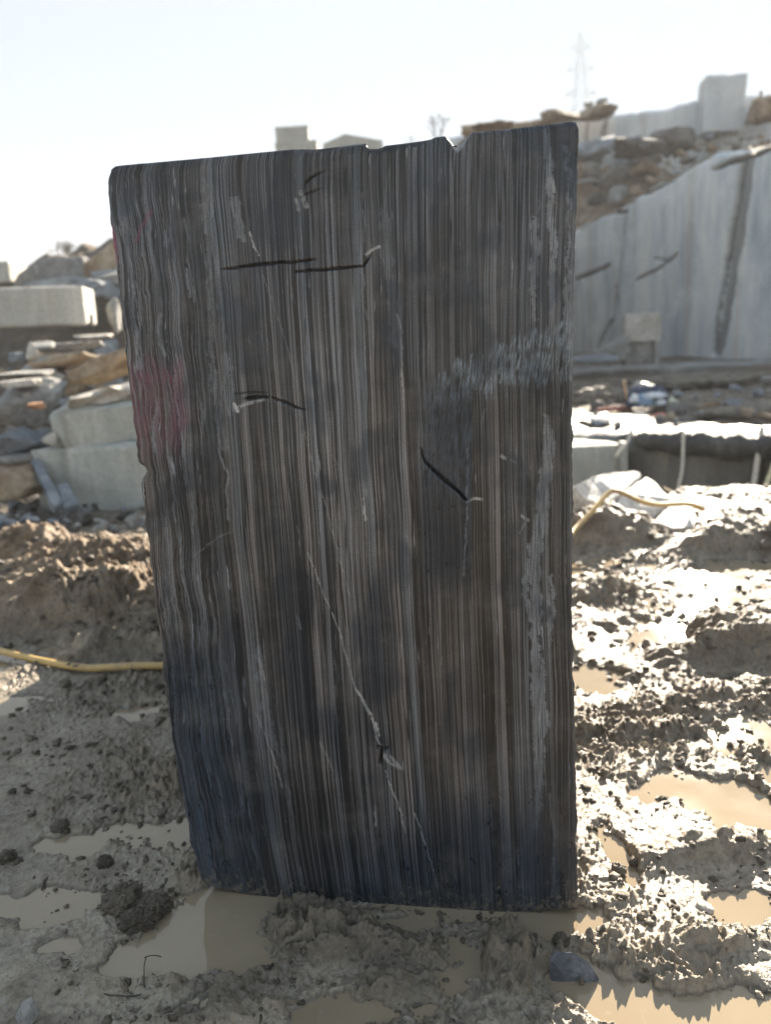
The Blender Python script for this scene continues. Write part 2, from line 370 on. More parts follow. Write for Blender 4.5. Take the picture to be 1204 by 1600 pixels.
def ridge(x): return np.interp(x, [-60, -25, -14, -9.8, -8.2, -6.9, -4.5, -2.8, 0, 1.5, 2.4, 3.4, 4.6], [1.5, 2.2, 2.8, 2.9, 3.0, 3.4, 4.0, 4.6, 4.9, 5.1, 5.6, 5.4, 0.1])
def terrain(x, y, fine=True):
    """height in metres at a ground point"""
    r = np.hypot(x, y)
    h = .014 + .016 * fbm(x * 1.1, y * 1.1, 0.5, 3)
    big = smooth(4.5, 7.0, r)
    h = h + big * .06 * fbm(x * .5, y * .5, 3.3, 4)
    # slope of the spoil heap on the left and behind the block
    y0 = np.interp(x, [-12, -4, -2.5, 0, 3], [8.0, 7.2, 8.5, 9.5, 12])
    up = smooth(0, 1, (y - y0) / (20 - y0)) * .55 + np.clip((y - y0) / (20 - y0), 0, 1) * .45
    back = 1 - smooth(24, 60, y) * .6
    lim = smooth(.205, .13, x / np.maximum(y, 1))
    hr = ridge(x) * up * lim * back
    hr = hr * (1 + .10 * fbm(x * .6, y * .6, 7, 4)) + smooth(0, .6, hr) * .16 * fbm(x * 1.3, y * 1.3, 2, 5)
    h = h + hr
    # trench in front of the low wall on the right
    near = 6.35 + .35 * pn(x * .8, 2.0) + .25 * pn(x * 2.3, 5)
    near = near - .3
    edge = (smooth(near, near + .35, y) * smooth(9.75, 9.6, y) * smooth(1.1, 1.4, x))
    h = h - 1.7 * edge
    # small relief
    if fine:
        dd = (x - BL[0]) * fn[0] + (y - BL[1]) * fn[1]; ss = (x - BL[0]) * fe[0] + (y - BL[1]) * fe[1]
        h = h - .016 * smooth(-.05, -.015, dd + .03 * fbm(x * 9, y * 9, 2, 3)) * smooth(.05, .02, dd) * smooth(-.02, .05, ss) * smooth(1.0, .9, ss)
    flatr = smooth(8, 9, y) * smooth(19, 15, y) * smooth(.1, .3, x / np.maximum(y, 1)) * smooth(1.5, .3, hr)
    h = h + flatr * (.10 * np.abs(fbm(x * .9, y * 1.6, 17, 4)) + .03 * fbm(x * 4, y * 4, 5, 3)) - flatr * .03
    for (px, py, wx, wy, s, a) in PUD:
        if not fine: break
        m = (np.abs(x - px) < 3 * wx + .2) & (np.abs(y - py) < 3 * wy + .2)
        if not m.any(): continue
        dx, dy = x[m] - px, y[m] - py
        ca, sa = math.cos(a), math.sin(a)
        ex, ey = (dx * ca + dy * sa) / wx, (-dx * sa + dy * ca) / wy
        d = np.sqrt(ex * ex + ey * ey) + .22 * fbm(x[m] * 22, y[m] * 22, 4, 3) + .75 * fbm(x[m] * 3.2 / max(.4, wx * 2.4), y[m] * 3.2 / max(.4, wx * 2.4), 9 + px, 5)
        h[m] = h[m] - s * .040 * smooth(1.35, .5, d)
    for (px, py, wx, wy, hh) in HEAP:
        if not fine: break
        m = (np.abs(x - px) < 3 * wx + .1) & (np.abs(y - py) < 3 * wy + .1)
        if not m.any(): continue
        ex, ey = (x[m] - px) / wx, (y[m] - py) / wy
        d = np.sqrt(ex * ex + ey * ey) + .30 * fbm(x[m] / wx * 1.6, y[m] / wy * 1.6, hh * 50, 3)
        sc = min(.30, max(wx, wy) * .8)
        sh = smooth(1.35, .2, d); am = min(hh, .07)
        h[m] = h[m] + hh * .62 * sh + sh * am * (.95 * np.abs(fbm(x[m] / sc * .9, y[m] / sc * .9, 4, 4)) + .25 * np.abs(fbm(x[m] * 16, y[m] * 16, 6, 3)))
    if fine:
        nearm = r < 9
        xx, yy = x[nearm], y[nearm]
        warpx = xx + .04 * pn(xx * 9, yy * 9, 1); warpy = yy + .04 * pn(xx * 9, yy * 9, 5)
        rough_mask = smooth(-.25, .35, fbm(xx * 1.7, yy * 1.7, 21, 3))
        l1 = np.abs(fbm(warpx * 12, warpy * 12, 1, 3)); l2 = np.maximum(0, pn(warpx * 31, warpy * 31, 2) - .02)
        l3 = np.maximum(0, pn(warpx * 52, warpy * 52, 8) - .05)
        # tread furrows running away to the right
        fr = pn((xx * .8 + yy * .55) * 11, (yy * .8 - xx * .55) * 2.2, 6)
        rgt = smooth(.45, .9, xx)
        f0 = smooth(9, 6, r[nearm])
        l4 = np.maximum(0, pn(xx * 95, yy * 95, 3))
        h[nearm] += f0 * (rough_mask * (.018 * l1 + .016 * l2 + .019 * l3 + .007 * l4) + .007 * l3 + .005 * l2 + .004 * l4 - .006 + rgt * .012 * fr)
        lm = smooth(1.8, 3.6, yy)
        h[nearm] += f0 * lm * .035 * np.abs(fbm(xx * 3.2, yy * 3.2, 12, 4))
    return h

def build_ground():
    th = np.concatenate([np.linspace(-180, -40, 30, endpoint=False), np.linspace(-40, -28, 30, endpoint=False),
                         np.linspace(-28, 28, 640), np.linspace(28, 40, 31)[1:], np.linspace(40, 180, 31)[1:-1]])
    rr = np.concatenate([[.02, .2, .45, .7], np.geomspace(.9, 9.5, 900), np.geomspace(9.5, 60, 170)[1:], np.geomspace(60, 3000, 24)[1:]])
    T, Rr = np.meshgrid(R(1) * th, rr)
    X, Y = Rr * np.sin(T), Rr * np.cos(T)
    Xf, Yf = X.ravel().copy(), Y.ravel().copy()
    Z = terrain(Xf, Yf)
    wet = smooth(.032, .004, Z) * .85 + .3 * smooth(-.1, .4, fbm(Xf * .9, Yf * .9, 31, 3))
    lefty = smooth(-.2, -.7, Xf / np.maximum(Yf, .3) * 2) * smooth(3.55, 4.3, Yf)
    dry = np.clip(lefty * .95 + smooth(6, 9, Yf) * .9, 0, 1) * smooth(.0, .05, Z)
    wet = np.clip(wet * (1 - dry * .8), 0, 1)
    dd = (Xf - BL[0]) * fn[0] + (Yf - BL[1]) * fn[1]; ss = (Xf - BL[0]) * fe[0] + (Yf - BL[1]) * fe[1]
    churn = smooth(-.42, -.2, dd + .12 * fbm(Xf * 5, Yf * 5, 3, 4)) * smooth(.3, .1, dd) * smooth(-.05, .2, ss) * smooth(1.05, .85, ss) * smooth(.0, .02, Z)
    me = grid_mesh('ground', X, Y, Z.reshape(X.shape), True, {'wet': wet, 'dry': dry, 'churn': churn})
    link('ground', me, M_MUD)['kind'] = 'structure'
build_ground()

# puddle water: one level sheet that the mud dips under
me = raw_mesh('puddle_water', [(-6, .3, 0), (6, .3, 0), (9, 6.1, 0), (-9, 6.1, 0)], [(0, 1, 2, 3)])
link('puddle_water', me, M_WATER)['kind'] = 'structure'

# ------------------------------------------------------------------ rocks and sawn blocks
def rock_mesh(seed, flat=1.0, planes=11, sub=3, rough=.05, scale=(1, 1, 1)):
    rs = np.random.RandomState(seed)
    bm = bmesh.new(); bmesh.ops.create_icosphere(bm, subdivisions=sub, radius=1)
    co = np.array([v.co[:] for v in bm.verts])
    nr = rs.normal(size=(planes, 3)); nr /= np.linalg.norm(nr, axis=1)[:, None]
    nr = np.concatenate([nr, [[0, 0, 1], [0, 0, -1]]]); h = rs.uniform(.42, .9, len(nr)); h[-2] *= flat; h[-1] *= flat
    dots = co @ nr.T
    rad = np.min(np.where(dots > .05, h / np.maximum(dots, .05), 9), 1); rad = np.minimum(rad, 1.25)
    co = co * rad[:, None] + 0
    co *= (1 + rough * fbm(co[:, 0] * 3 + seed, co[:, 1] * 3, co[:, 2] * 3, 4))[:, None]
    co *= np.array(scale)
    for v, c in zip(bm.verts, co): v.co = c
    me = bpy.data.meshes.new('rock'); bm.to_mesh(me); bm.free()
    return me
def block_mesh(w, d, h, seed=0, n=10, chip=.012, bend=.0, cracks=None, taper=0):
    """sawn block, x -w/2..w/2, y 0..d (front at 0), z 0..h, with worn edges and small chips"""
    rs = random.Random(seed)
    bm = bmesh.new(); bmesh.ops.create_cube(bm, size=1)
    bmesh.ops.subdivide_edges(bm, edges=bm.edges[:], cuts=n, use_grid_fill=True)
    co = np.array([v.co[:] for v in bm.verts])
    a = np.abs(co)
    e = np.sort(a, 1)[:, 1]                      # near an edge when two coordinates are near .5
    on = e > .49
    base = co * [w, d, h] + [0, d / 2, h / 2]
    nz = fbm(base[:, 0] * 3 + seed * 7.1, base[:, 1] * 3, base[:, 2] * 3, 4)
    nz2 = pn(base[:, 0] * 9 + seed, base[:, 1] * 9, base[:, 2] * 9)
    inward = -co / np.maximum(np.linalg.norm(co, axis=1)[:, None], .01)
    base += inward * (chip * (.5 + np.abs(nz)) * on)[:, None] * 1.4 + inward * (np.maximum(0, nz2 - .25) * chip * 5 * on)[:, None]
    base += (nz * chip * .5)[:, None] * np.sign(co) * (a > .49)
    base[:, 0] += taper * (base[:, 2] - h / 2)
    for v, c in zip(bm.verts, base): v.co = c
    me = bpy.data.meshes.new('block'); bm.to_mesh(me); bm.free(); return me
def px_m(dist): return dist / FPX                # metres per photo pixel at a distance (near the centre)
def put(o, loc, rot=(0, 0, 0), sc=(1, 1, 1)):
    o.location = loc; o.rotation_euler = [R(a) for a in rot]; o.scale = sc; return o
def rock(name, px, py, dist, wpx, hpx, mat, label, seed, cat='rock', rot=(0, 0, 0), depth=1.0, planes=11, flat=1.0, group=None, rough=.05, sub=3):
    """px,py: middle of the rock on the photo; wpx,hpx its extent"""
    c = P(px, py, dist); k = dist / FPX
    me = rock_mesh(seed, flat, planes, sub, rough)
    o = link(name, me, mat); put(o, c, rot, (wpx * k / 1.7, wpx * k / 1.7 * depth, hpx * k / 1.7))
    return tag(o, label, cat, group)

# ------------------------------------------------------------------ the black block
def onface(px, py):
    px, py = np.asarray(px, float), np.asarray(py, float)
    v = np.stack([(px - 602) / FPX, (py - 800) / FPX, np.ones_like(px)], -1)
    w = np.stack([v @ _X, v @ _Y, v @ -_D], -1)
    t = ((BL - CAM) @ fn) / (w @ fn)
    return CAM + w * t[..., None]
TOP = [(172, 264), (178, 259), (190, 257.5), (330, 245), (430, 235), (468, 231.5), (490, 232), (520, 228.5), (545, 225), (570, 222.5), (574, 231), (592, 231), (600, 226), (640, 221),
       (668, 217), (680, 213.5), (697, 211.5), (704, 221), (710, 229), (716, 226), (722, 222), (730, 211), (738, 206), (760, 203.5), (800, 200), (850, 194.5), (893, 188.5), (900, 190)]
BOT = [(320, 1385), (350, 1392), (400, 1402), (450, 1411), (520, 1420), (600, 1425), (680, 1428), (800, 1428), (860, 1425), (902, 1422)]
LEF = [(264, 172), (280, 166.5), (320, 168), (370, 175), (420, 181), (500, 190), (570, 197), (640, 206), (700, 212), (722, 214), (730, 222), (744, 223), (752, 217), (800, 225),
       (870, 233), (970, 246), (1080, 258), (1180, 272), (1280, 290), (1340, 304), (1375, 313), (1385, 320)]
RIG = [(190, 900), (200, 903), (250, 903), (350, 899), (450, 896.5), (600, 894), (700, 893.5), (800, 895), (900, 893), (1000, 894), (1100, 897), (1250, 900), (1422, 902)]
def build_main_block():
    nu, nv = 420, 660
    U, V = np.meshgrid(np.linspace(0, 1, nu), np.linspace(0, 1, nv))
    u, v = U, V
    def tpt(s):   # top at u
        x = 172 + s * (900 - 172); return x, np.interp(x, *zip(*TOP))
    def bpt(s):
        x = 320 + s * (902 - 320); return x, np.interp(x, *zip(*BOT))
    tx, ty = tpt(u); bx, by = bpt(u)
    ly = 264 + v * (1385 - 264); LS = [p for p in LEF if not 705 < p[0] < 790]; lx = np.interp(ly, *zip(*LS))
    ryy = 190 + v * (1422 - 190); rxx = np.interp(ryy, *zip(*RIG))
    PX = (1 - v) * tx + v * bx + (1 - u) * lx + u * rxx - ((1 - u) * (1 - v) * 172 + u * (1 - v) * 900 + (1 - u) * v * 320 + u * v * 902)
    PY = (1 - v) * ty + v * by + (1 - u) * ly + u * ryy - ((1 - u) * (1 - v) * 264 + u * (1 - v) * 190 + (1 - u) * v * 1385 + u * v * 1422)
    # rough the outline a touch
    fal = np.exp(-u / .004) + np.exp(-(1 - u) / .004)
    PX = PX + 9 * np.exp(-((PY - 738) / 8) ** 2) * np.exp(-u / .02)
    PX = PX + fal * 3.0 * fbm(PY * .03, U * 0 + 3, 0, 4)
    Pw = onface(PX, PY)
    nzw = fbm(PX * .012, PY * .006, 4, 3)
    def line(pts, w0, soft=1.2, nz=2.0, fade=True):
        """soft mask round a polyline in photo pixels; pts (x, y[, half width])"""
        m = np.zeros_like(PX)
        wx = PX + nz * pn(PX * .06, PY * .06, 3) + .6 * nz * pn(PX * .25, PY * .25, 9)
        wy = PY + .5 * nz * pn(PX * .06, PY * .06, 13)
        for a, b in zip(pts[:-1], pts[1:]):
            wa = a[2] if len(a) > 2 else w0; wb = b[2] if len(b) > 2 else w0
            dx, dy = b[0] - a[0], b[1] - a[1]; L2 = dx * dx + dy * dy
            s = np.clip(((wx - a[0]) * dx + (wy - a[1]) * dy) / L2, 0, 1)
            d = np.hypot(wx - a[0] - s * dx, wy - a[1] - s * dy)
            w = wa + (wb - wa) * s
            m = np.maximum(m, np.clip(1 - (d - w) / soft, 0, 1) * np.clip(w / .5, 0, 1))
        return m
    vein_rimlight = np.zeros_like(PX); pale = vein_rimlight.copy(); cut = vein_rimlight.copy(); paint = vein_rimlight.copy(); wet = vein_rimlight.copy(); rough_sheen = vein_rimlight.copy(); dep = vein_rimlight.copy()
    for pts, w, s in [
        ([(481, 864), (505, 925), (530, 985), (550, 1060), (556, 1078), (578, 1118)], .35, .8),
        ([(556, 1076), (580, 1116), (588, 1150), (597, 1172)], .9, .85), ([(586, 1130), (592, 1148)], 1.3, .8),
        ([(602, 1205), (612, 1235), (622, 1255), (634, 1300)], .5, .7),
        ([(648, 1270), (660, 1305), (672, 1345), (684, 1390)], .45, .85),
        ([(410, 430), (425, 470), (445, 530), (466, 610)], .2, .6), ([(468, 640), (490, 735), (508, 790), (528, 862), (545, 930)], .3, .6),
        ([(390, 362), (397, 385), (405, 399)], .6, .9), ([(620, 490), (627, 520), (628, 600), (631, 640)], .4, .9),
        ([(730, 700), (729, 800), (724, 900)], .5, .8), ([(567, 780), (570, 812)], 1.3, .8), ([(857, 235), (860, 270), (866, 300)], 1.5, .5),
        ([(400, 1115), (415, 1150), (430, 1190), (440, 1230)], .5, .6), ([(500, 1160), (520, 1205)], .4, .4),
        ([(300, 870), (340, 840), (360, 832)], .4, .35), ([(258, 955), (272, 930), (275, 905)], .3, .4),
        ([(470, 300), (478, 322)], 3.0, .45), ([(462, 312), (466, 328)], 2.0, .5),
        ([(367, 632), (371, 642)], 2.5, 1), ([(371, 638), (388, 630), (412, 624)], 2.0, .6),
        ([(781, 712), (789, 716)], 1.8, .65), ([(796, 718), (806, 724)], 1.0, .3), ([(814, 806), (824, 812)], 1.8, .5), ([(820, 816), (812, 832)], 1.2, .5),
        ([(729, 784), (740, 779), (752, 780)], 1.5, .8), ([(572, 398), (582, 390), (592, 385)], 1.8, .8),
        ([(545, 1150), (548, 1200)], .3, .3), ([(585, 1260), (588, 1290)], .7, .6), ([(808, 1330), (810, 1350)], .6, .7),
        ([(865, 1320), (862, 1400)], 1.2, .45), ([(858, 1240), (866, 1310)], 1.0, .35), ([(405, 1030), (412, 1062)], 1, .4)]:
        vein_rimlight = np.maximum(vein_rimlight, s * line(pts, w))
    rs = np.random.RandomState(5)
    # wavering white ribbons down the left part
    def ribbon(x0, y0, y1, amp=8, w=1.0, s=.6, slope=None):
        ys = np.arange(y0, y1, 22.)
        uu = (x0 - np.interp(y0, *zip(*LEF))) / 700
        pts = []
        for y in ys:
            xl = np.interp(y, *zip(*LEF)); xx = xl + uu * (898 - xl) + amp * float(fbm(y * .012 + x0, x0 * .1, 0, 3))
            tp = math.sin(math.pi * (y - y0 + 8) / (y1 - y0 + 16)) ** .6; pts.append((xx, y, max(.05, tp * w * (.9 + 1.6 * float(pn(y * .03 + x0, 4.))))))
        return s * line(pts, w, 2.0, 2.2)
    for (x0, y0, y1, w, s) in [(186, 300, 590, 1.6, .75), (192, 330, 640, 1.0, .6), (225, 300, 430, 1.0, .45), (248, 490, 560, 1.6, .6), (272, 560, 760, 1.3, .65),
                               (262, 690, 900, 1.2, .55), (240, 640, 720, 1.5, .65), (310, 320, 380, 1.8, .6), (283, 340, 480, 1.4, .5), (290, 420, 470, 1.8, .65), (322, 280, 520, 1.6, .55),
                               (330, 560, 700, 1.6, .6), (310, 600, 720, 1.0, .5), (363, 310, 385, 2.2, .6), (345, 700, 830, 1.5, .6), (255, 880, 1060, .8, .5), (300, 1000, 1250, 1.0, .5),
                               (360, 1080, 1130, 2.0, .6), (380, 1180, 1290, 1.3, .6), (330, 1250, 1380, 1.2, .55), (400, 1270, 1360, 1.3, .55), (395, 1060, 1110, 1.5, .5), (540, 1000, 1090, 1.0, .3),
                               (350, 560, 660, 1.5, .6), (480, 960, 1000, 1.0, .5), (450, 1080, 1330, .7, .4), (300, 740, 1050, 1.0, .5), (215, 440, 600, 1.0, .5), (560, 560, 700, .8, .35),
                               (520, 640, 900, .6, .4), (250, 760, 1000, .8, .45), (322, 1120, 1200, 1.4, .5), (595, 1290, 1400, .6, .35), (760, 640, 700, .8, .4), (820, 560, 620, .9, .4),
                               (650, 250, 420, .6, .3), (545, 300, 520, 1.4, .45), (590, 260, 420, .9, .35)]:
        pale = np.maximum(pale, ribbon(x0, y0, y1, 9, w * .85, s * 1.2))
    # thick pale bands
    for pts, s in [([(852, 205, 3), (854, 232, 4), (859, 262, 5), (860, 300, 4), (860, 350, 3.5), (866, 385, 5), (862, 420, 4), (860, 490, 1)], 1.0),
                   ([(833, 340, 1), (838, 380, 6), (836, 410, 6), (832, 450, 2), (836, 500, 1)], .7), ([(884, 230, 2.5), (889, 290, 2), (888, 380, 1.5), (884, 470, 2.5), (886, 540, 3)], .75),
                   ([(852, 650, 3), (858, 700, 8), (850, 760, 7), (842, 830, 9), (836, 880, 8), (838, 950, 7), (835, 1020, 6), (838, 1100, 7), (842, 1160, 7), (843, 1230, 5), (838, 1290, 4)], .8),
                   ([(826, 850, 2), (820, 930, 3), (848, 1040, 1), (846, 1080, 3), (850, 1130, 6), (846, 1155, 3), (844, 1160, 1)], .95), ([(860, 900, 2), (862, 950, 3.5), (858, 1010, 1)], .9),
                   ([(319, 280, 2), (324, 360, 4), (328, 440, 3), (330, 560, 3), (350, 700, 4)], .45), ([(366, 312, 4), (368, 330, 4), (374, 370, 2)], .7), ([(403, 1010, 2), (407, 1060, 4), (424, 1150, 4), (436, 1180, 1)], .5),
                   ([(336, 970, 3), (345, 1030, 5), (352, 1080, 2)], .45), ([(352, 555, 3), (360, 600, 5), (362, 640, 2)], .5), ([(598, 330, 4), (604, 400, 7), (612, 460, 6), (616, 540, 3)], .35)]:
        pale = np.maximum(pale, s * line(pts, 3, 2.5, 6))
    # saw nicks and cracks: dark and recessed
    for pts, dd in [([(345, 421, .3), (362, 419, 1.2), (400, 414, 2.2), (475, 408, 1.3), (498, 405, .2)], 1), ([(463, 424.5, .8), (500, 422, 1.6), (520, 420, 2.2), (567, 416, 1.4), (574, 404, .8), (582, 394, .3)], 1),
                    ([(510, 266, .3), (488, 276, 1.0), (477, 286, 1.2), (475, 294, .3)], .6), ([(463, 311, .3), (488, 300, .9), (503, 294, .2)], .5), ([(366, 617, .6), (384, 614, .8), (415, 614, .6)], .5),
                    ([(382, 624, 1), (392, 622, 4.2), (400, 621, 3.4), (416, 621, 2.4)], 1.2), ([(425, 622, 1.2), (445, 628, 1.8), (462, 637, 1.2), (478, 641, .3)], .9),
                    ([(657, 700, .3), (664, 722, 1.4), (690, 747, 2.8), (712, 765, 2.4), (728, 781, 1.6)], 1.2), ([(592, 1168, 4), (606, 1170, 5.5)], 1.6), ([(595, 1172, 2.5), (594, 1192, 3.5)], 1.6),
                    ([(780, 1240, .6), (784, 1244, .6)], .2), ([(725, 1243, .3), (728, 1250, 1)], .2)]:
        m = line([(p[0], p[1], p[2] * .62) for p in pts], 1, 1.1, 1.8); cut = np.maximum(cut, m); dep = np.maximum(dep, m * dd * .010)
    vein_rimlight = np.maximum(vein_rimlight, .55 * line([(600, 1180, 3), (608, 1186, 5.5), (620, 1197, 3.5), (626, 1201, 1)], 4, 1.5, 1)); cut = cut * (1 - line([(600, 1181, 2), (610, 1188, 5), (624, 1200, 2)], 4, 1, 1))
    # spray paint
    paint = np.maximum(paint, smooth(585, 555, 1170 - PY) * 0)
    reg = smooth(550, 585, PY + 26 * pn(PX * .05, PY * .02, 2)) * smooth(745, 640, PY + 40 * pn(PX * .06, 1., 2)) * smooth(302, 284, PX + 12 * pn(PX * .05, PY * .03, 6)) * (.65 + .35 * smooth(-.2, .3, pn(PX * .03, PY * .03, 8)))
    paint = np.maximum(paint, reg * .55)
    paint = np.maximum(paint, line([(236, 330, 1.2), (224, 350, 1.8), (213, 376, .6)], 1, 2.5, 3) * .55)
    paint = np.maximum(paint, line([(175, 355, 2), (178, 380, 4), (182, 408, 2)], 3, 2, 1) * 1.0)
    # water still soaking the stone
    wl = smooth(.36, .10, u + .10 * fbm(PX * .01, PY * .005, 2, 3)) * smooth(880, 1080, PY)
    wb = smooth(1150, 1400, PY + 60 * fbm(PX * .008, PY * .004, 5, 3) - (PX - 600) * .18 * 0 - smooth(720, 500, PX) * 90 + smooth(640, 860, PX) * 75)
    wp = smooth(648, 668, PX) * smooth(741, 734, PX + 3 * pn(PY * .05, 2.)) * smooth(560, 640, PY + 12 * pn(PX * .2, 3.)) * smooth(960, 880, PY + 30 * pn(PX * .06, 7.))
    wq = .7 * smooth(.1, .42, fbm(PX * .014, PY * .0075, 14, 3)) * smooth(760, 500, np.abs(PY - 600))
    wet = np.clip(np.maximum.reduce([wl, wb, wp * 1.0, wq * .95]), 0, 1)
    # pale sheen painted over the saw-roughened patch, rising to the right edge
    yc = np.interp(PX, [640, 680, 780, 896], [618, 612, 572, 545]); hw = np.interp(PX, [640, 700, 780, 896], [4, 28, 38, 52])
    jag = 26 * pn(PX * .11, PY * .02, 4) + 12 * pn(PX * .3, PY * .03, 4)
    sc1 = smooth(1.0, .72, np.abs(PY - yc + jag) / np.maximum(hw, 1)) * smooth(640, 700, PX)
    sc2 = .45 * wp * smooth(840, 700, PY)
    rough_sheen = np.clip(np.maximum(sc1 * .85, sc2) * (1 - .5 * smooth(0, .3, pn(PX * .03, PY * .05, 19))), 0, 1)
    wild = smooth(.30, .06, u) * (.7 + .3 * v) + .25 * smooth(.86, .97, u)
    # broken-off top edge: set back, wet and dark
    top_y = np.interp(PX, *zip(*TOP))
    chipw = np.interp(PX, [455, 470, 520, 535, 560, 575, 600, 660, 672, 680, 694, 704, 712, 726, 734], [0, 5, 8, 3, 2, 9, 11, 8, 4, 0, 0, 8, 10, 8, 0]) * (1 + .5 * pn(PX * .09, 3.))
    chip = smooth(1.15, .8, (PY - top_y) / np.maximum(chipw, .01)) * (chipw > .8)
    chip_l = smooth(700, 704, PX) * smooth(736, 726, PX) * chip
    cut = np.maximum(cut, chip * (1 - chip_l) * .9); vein_rimlight = np.maximum(vein_rimlight, chip_l * .7)
    vein_rimlight = np.maximum(vein_rimlight, .5 * smooth(2.6, 1.2, PY - top_y) * smooth(730, 745, PX) * smooth(.0, .3, pn(PX * .05, 2.)))  # sunlit top rim painted as a thin pale edge
    dep = dep + chip * .006 * np.clip(1 - (PY - top_y) / 14, 0, 1)
    dep = dep + smooth(14, 0, np.hypot(PX - 219, (PY - 737) * .8)) * .02
    cut = np.maximum(cut, smooth(13, 9, np.hypot(PX - 219, (PY - 737) * .8)) * .85)
    # worn arrises and a very slightly uneven saw face
    el = np.hypot(Pw[..., 0] - Pw[:, :1, 0], Pw[..., 1] - Pw[:, :1, 1]); er = np.hypot(Pw[..., 0] - Pw[:, -1:, 0], Pw[..., 1] - Pw[:, -1:, 1])
    et = Pw[:1, :, 2] - Pw[..., 2]; eb = Pw[..., 2] - Pw[-1:, :, 2]
    edge = np.minimum(np.minimum(el, er), np.minimum(et, eb))
    dep = dep + .006 * np.exp(-edge / .0035)
    dep = dep + .0016 * fbm(PX * .01, PY * .008, 3, 3) + .0006 * fbm(PX * .08, PY * .03, 8, 3) * (1 + 2 * wild)
    Pw = Pw + fn * dep[..., None]
    base = np.array([*(BL[:2] + BR[:2]) / 2, 0.0])
    root = empty('marble_block', base)
    tag(root, 'tall black and grey striped marble block standing upright in the mud', 'stone block')
    flow = np.stack([U, V * 1.84, U * 0], -1)
    Q = Pw - base
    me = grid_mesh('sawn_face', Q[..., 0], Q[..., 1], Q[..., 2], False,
                   {'flow': flow, 'vein_rimlight': np.clip(vein_rimlight, 0, 1), 'pale': pale, 'cut': np.clip(cut, 0, 1), 'paint': paint, 'wet': wet, 'rough_sheen': rough_sheen, 'wild': wild})
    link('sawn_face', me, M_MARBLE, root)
    # the rest of the block behind the face
    ring = [Q[0, j] for j in range(0, nu, 4)] + [Q[i, -1] for i in range(0, nv, 4)] + [Q[-1, j] for j in range(nu - 1, -1, -4)] + [Q[i, 0] for i in range(nv - 1, -1, -4)]
    ring = np.array(ring); n = len(ring); cen = ring.mean(0)
    depths = [0, .004, .05, .2, .5, .9, 1.3, 1.75, 1.85]
    vs = []
    for k, d in enumerate(depths):
        for i, p in enumerate(ring):
            w = .003 * (k > 0) + .012 * float(pn(p[0] * 4 + 3, p[2] * 4, d * 5)) * (k > 1)
            q = p + fn * d + (cen - p) * (w + (.03 if k == len(depths) - 1 else 0))
            vs.append(q)
    vs.append(cen + fn * 1.85)
    f = []
    for k in range(len(depths) - 1):
        for i in range(n): f.append((k * n + i, k * n + (i + 1) % n, (k + 1) * n + (i + 1) % n, (k + 1) * n + i))
    L = (len(depths) - 1) * n
    for i in range(n): f.append((L + i, L + (i + 1) % n, len(vs) - 1))
    mb = raw_mesh('rough_body', vs, f)
    link('rough_body', mb, M_RDARK, root, False)
    return root
build_main_block()

# unseen block added behind the first to shade the left foreground
me = block_mesh(1.4, .8, 2.2, 3, 8, .02)
o = link('shade_block', me, M_RDARK); put(o, (-.34, 3.92, -.05), (0, 0, 0)); tag(o, 'unseen dark block added behind the striped marble block to shade the left ground', 'stone block')

# ------------------------------------------------------------------ sawn wall at the right
def wall_sheet(root_name, label, A, B, tops, mat, nx, nz, cracks, s0=-3, s1=None, thick=2.5, seed=1, base_drop=.3, amp=.05):
    """upright sawn rock face from A to B (ground points); tops: (photo px, photo py) outline"""
    A, B = np.array(A, float), np.array(B, float)
    L = np.hypot(*(B - A)[:2]); ex = (B - A) / L; nn = np.array([-ex[1], ex[0], 0.])
    s1 = s1 or L
    def hit(px, py):
        r = ray(px, py); t = ((A - CAM) @ nn) / (r @ nn); q = CAM + r * t; return (q - A) @ ex, q[2] - A[2]
    tp = sorted(hit(*p) for p in tops)
    s = np.linspace(s0, s1, nx); ht = np.interp(s, [p[0] for p in tp], [p[1] for p in tp]); ht = ht + amp * 1.2 * fbm(s * 2.1, seed, 0, 4)
    t = np.linspace(0, 1, nz)
    Sg, Tg = np.meshgrid(s, t); Zg = -base_drop + Tg * (ht + base_drop)
    cut = np.zeros_like(Sg); dep = amp * .7 * fbm(Sg * .35, Zg * .2, seed, 3) + amp * .15 * fbm(Sg * 4, Zg * .6, seed, 3)
    for pts, dd in cracks:
        q = [(*hit(p[0], p[1]), p[2] * 20 / FPX) for p in pts]
        wx = Sg + .05 * fbm(Sg * 2, Zg * 2, 3, 3); wy = Zg + .05 * fbm(Sg * 2, Zg * 2, 8, 3)
        for a, b in zip(q[:-1], q[1:]):
            dx, dy = b[0] - a[0], b[1] - a[1]; l2 = dx * dx + dy * dy
            k = np.clip(((wx - a[0]) * dx + (wy - a[1]) * dy) / l2, 0, 1); d = np.hypot(wx - a[0] - k * dx, wy - a[1] - k * dy)
            m = np.clip(1 - (d - (a[2] + (b[2] - a[2]) * k)) / .04, 0, 1)
            dep = np.maximum(dep, m * dd * .25); cut = np.maximum(cut, m * dd)
    topround = np.exp(-(ht - Zg) / .06) * .10
    dep = dep + topround
    X = Sg; Y = dep; Z = Zg
    # add the flat top running back
    X = np.concatenate([X, X[-1:], X[-1:]]); Y = np.concatenate([Y, Y[-1:] * 0 + .6, Y[-1:] * 0 + thick]); Z = np.concatenate([Z, Z[-1:] + .02, Z[-1:] * 1 + .05]); cut = np.concatenate([cut, cut[-1:] * 0, cut[-1:] * 0])
    me = grid_mesh(root_name, X, Y, Z, False, {'cut': np.clip(cut, 0, 1)})
    o = link(root_name, me, mat); o.location = A; o.rotation_euler = (0, 0, math.atan2(ex[1], ex[0]))
    tag(o, label, 'rock wall'); return o, hit, A, ex, nn
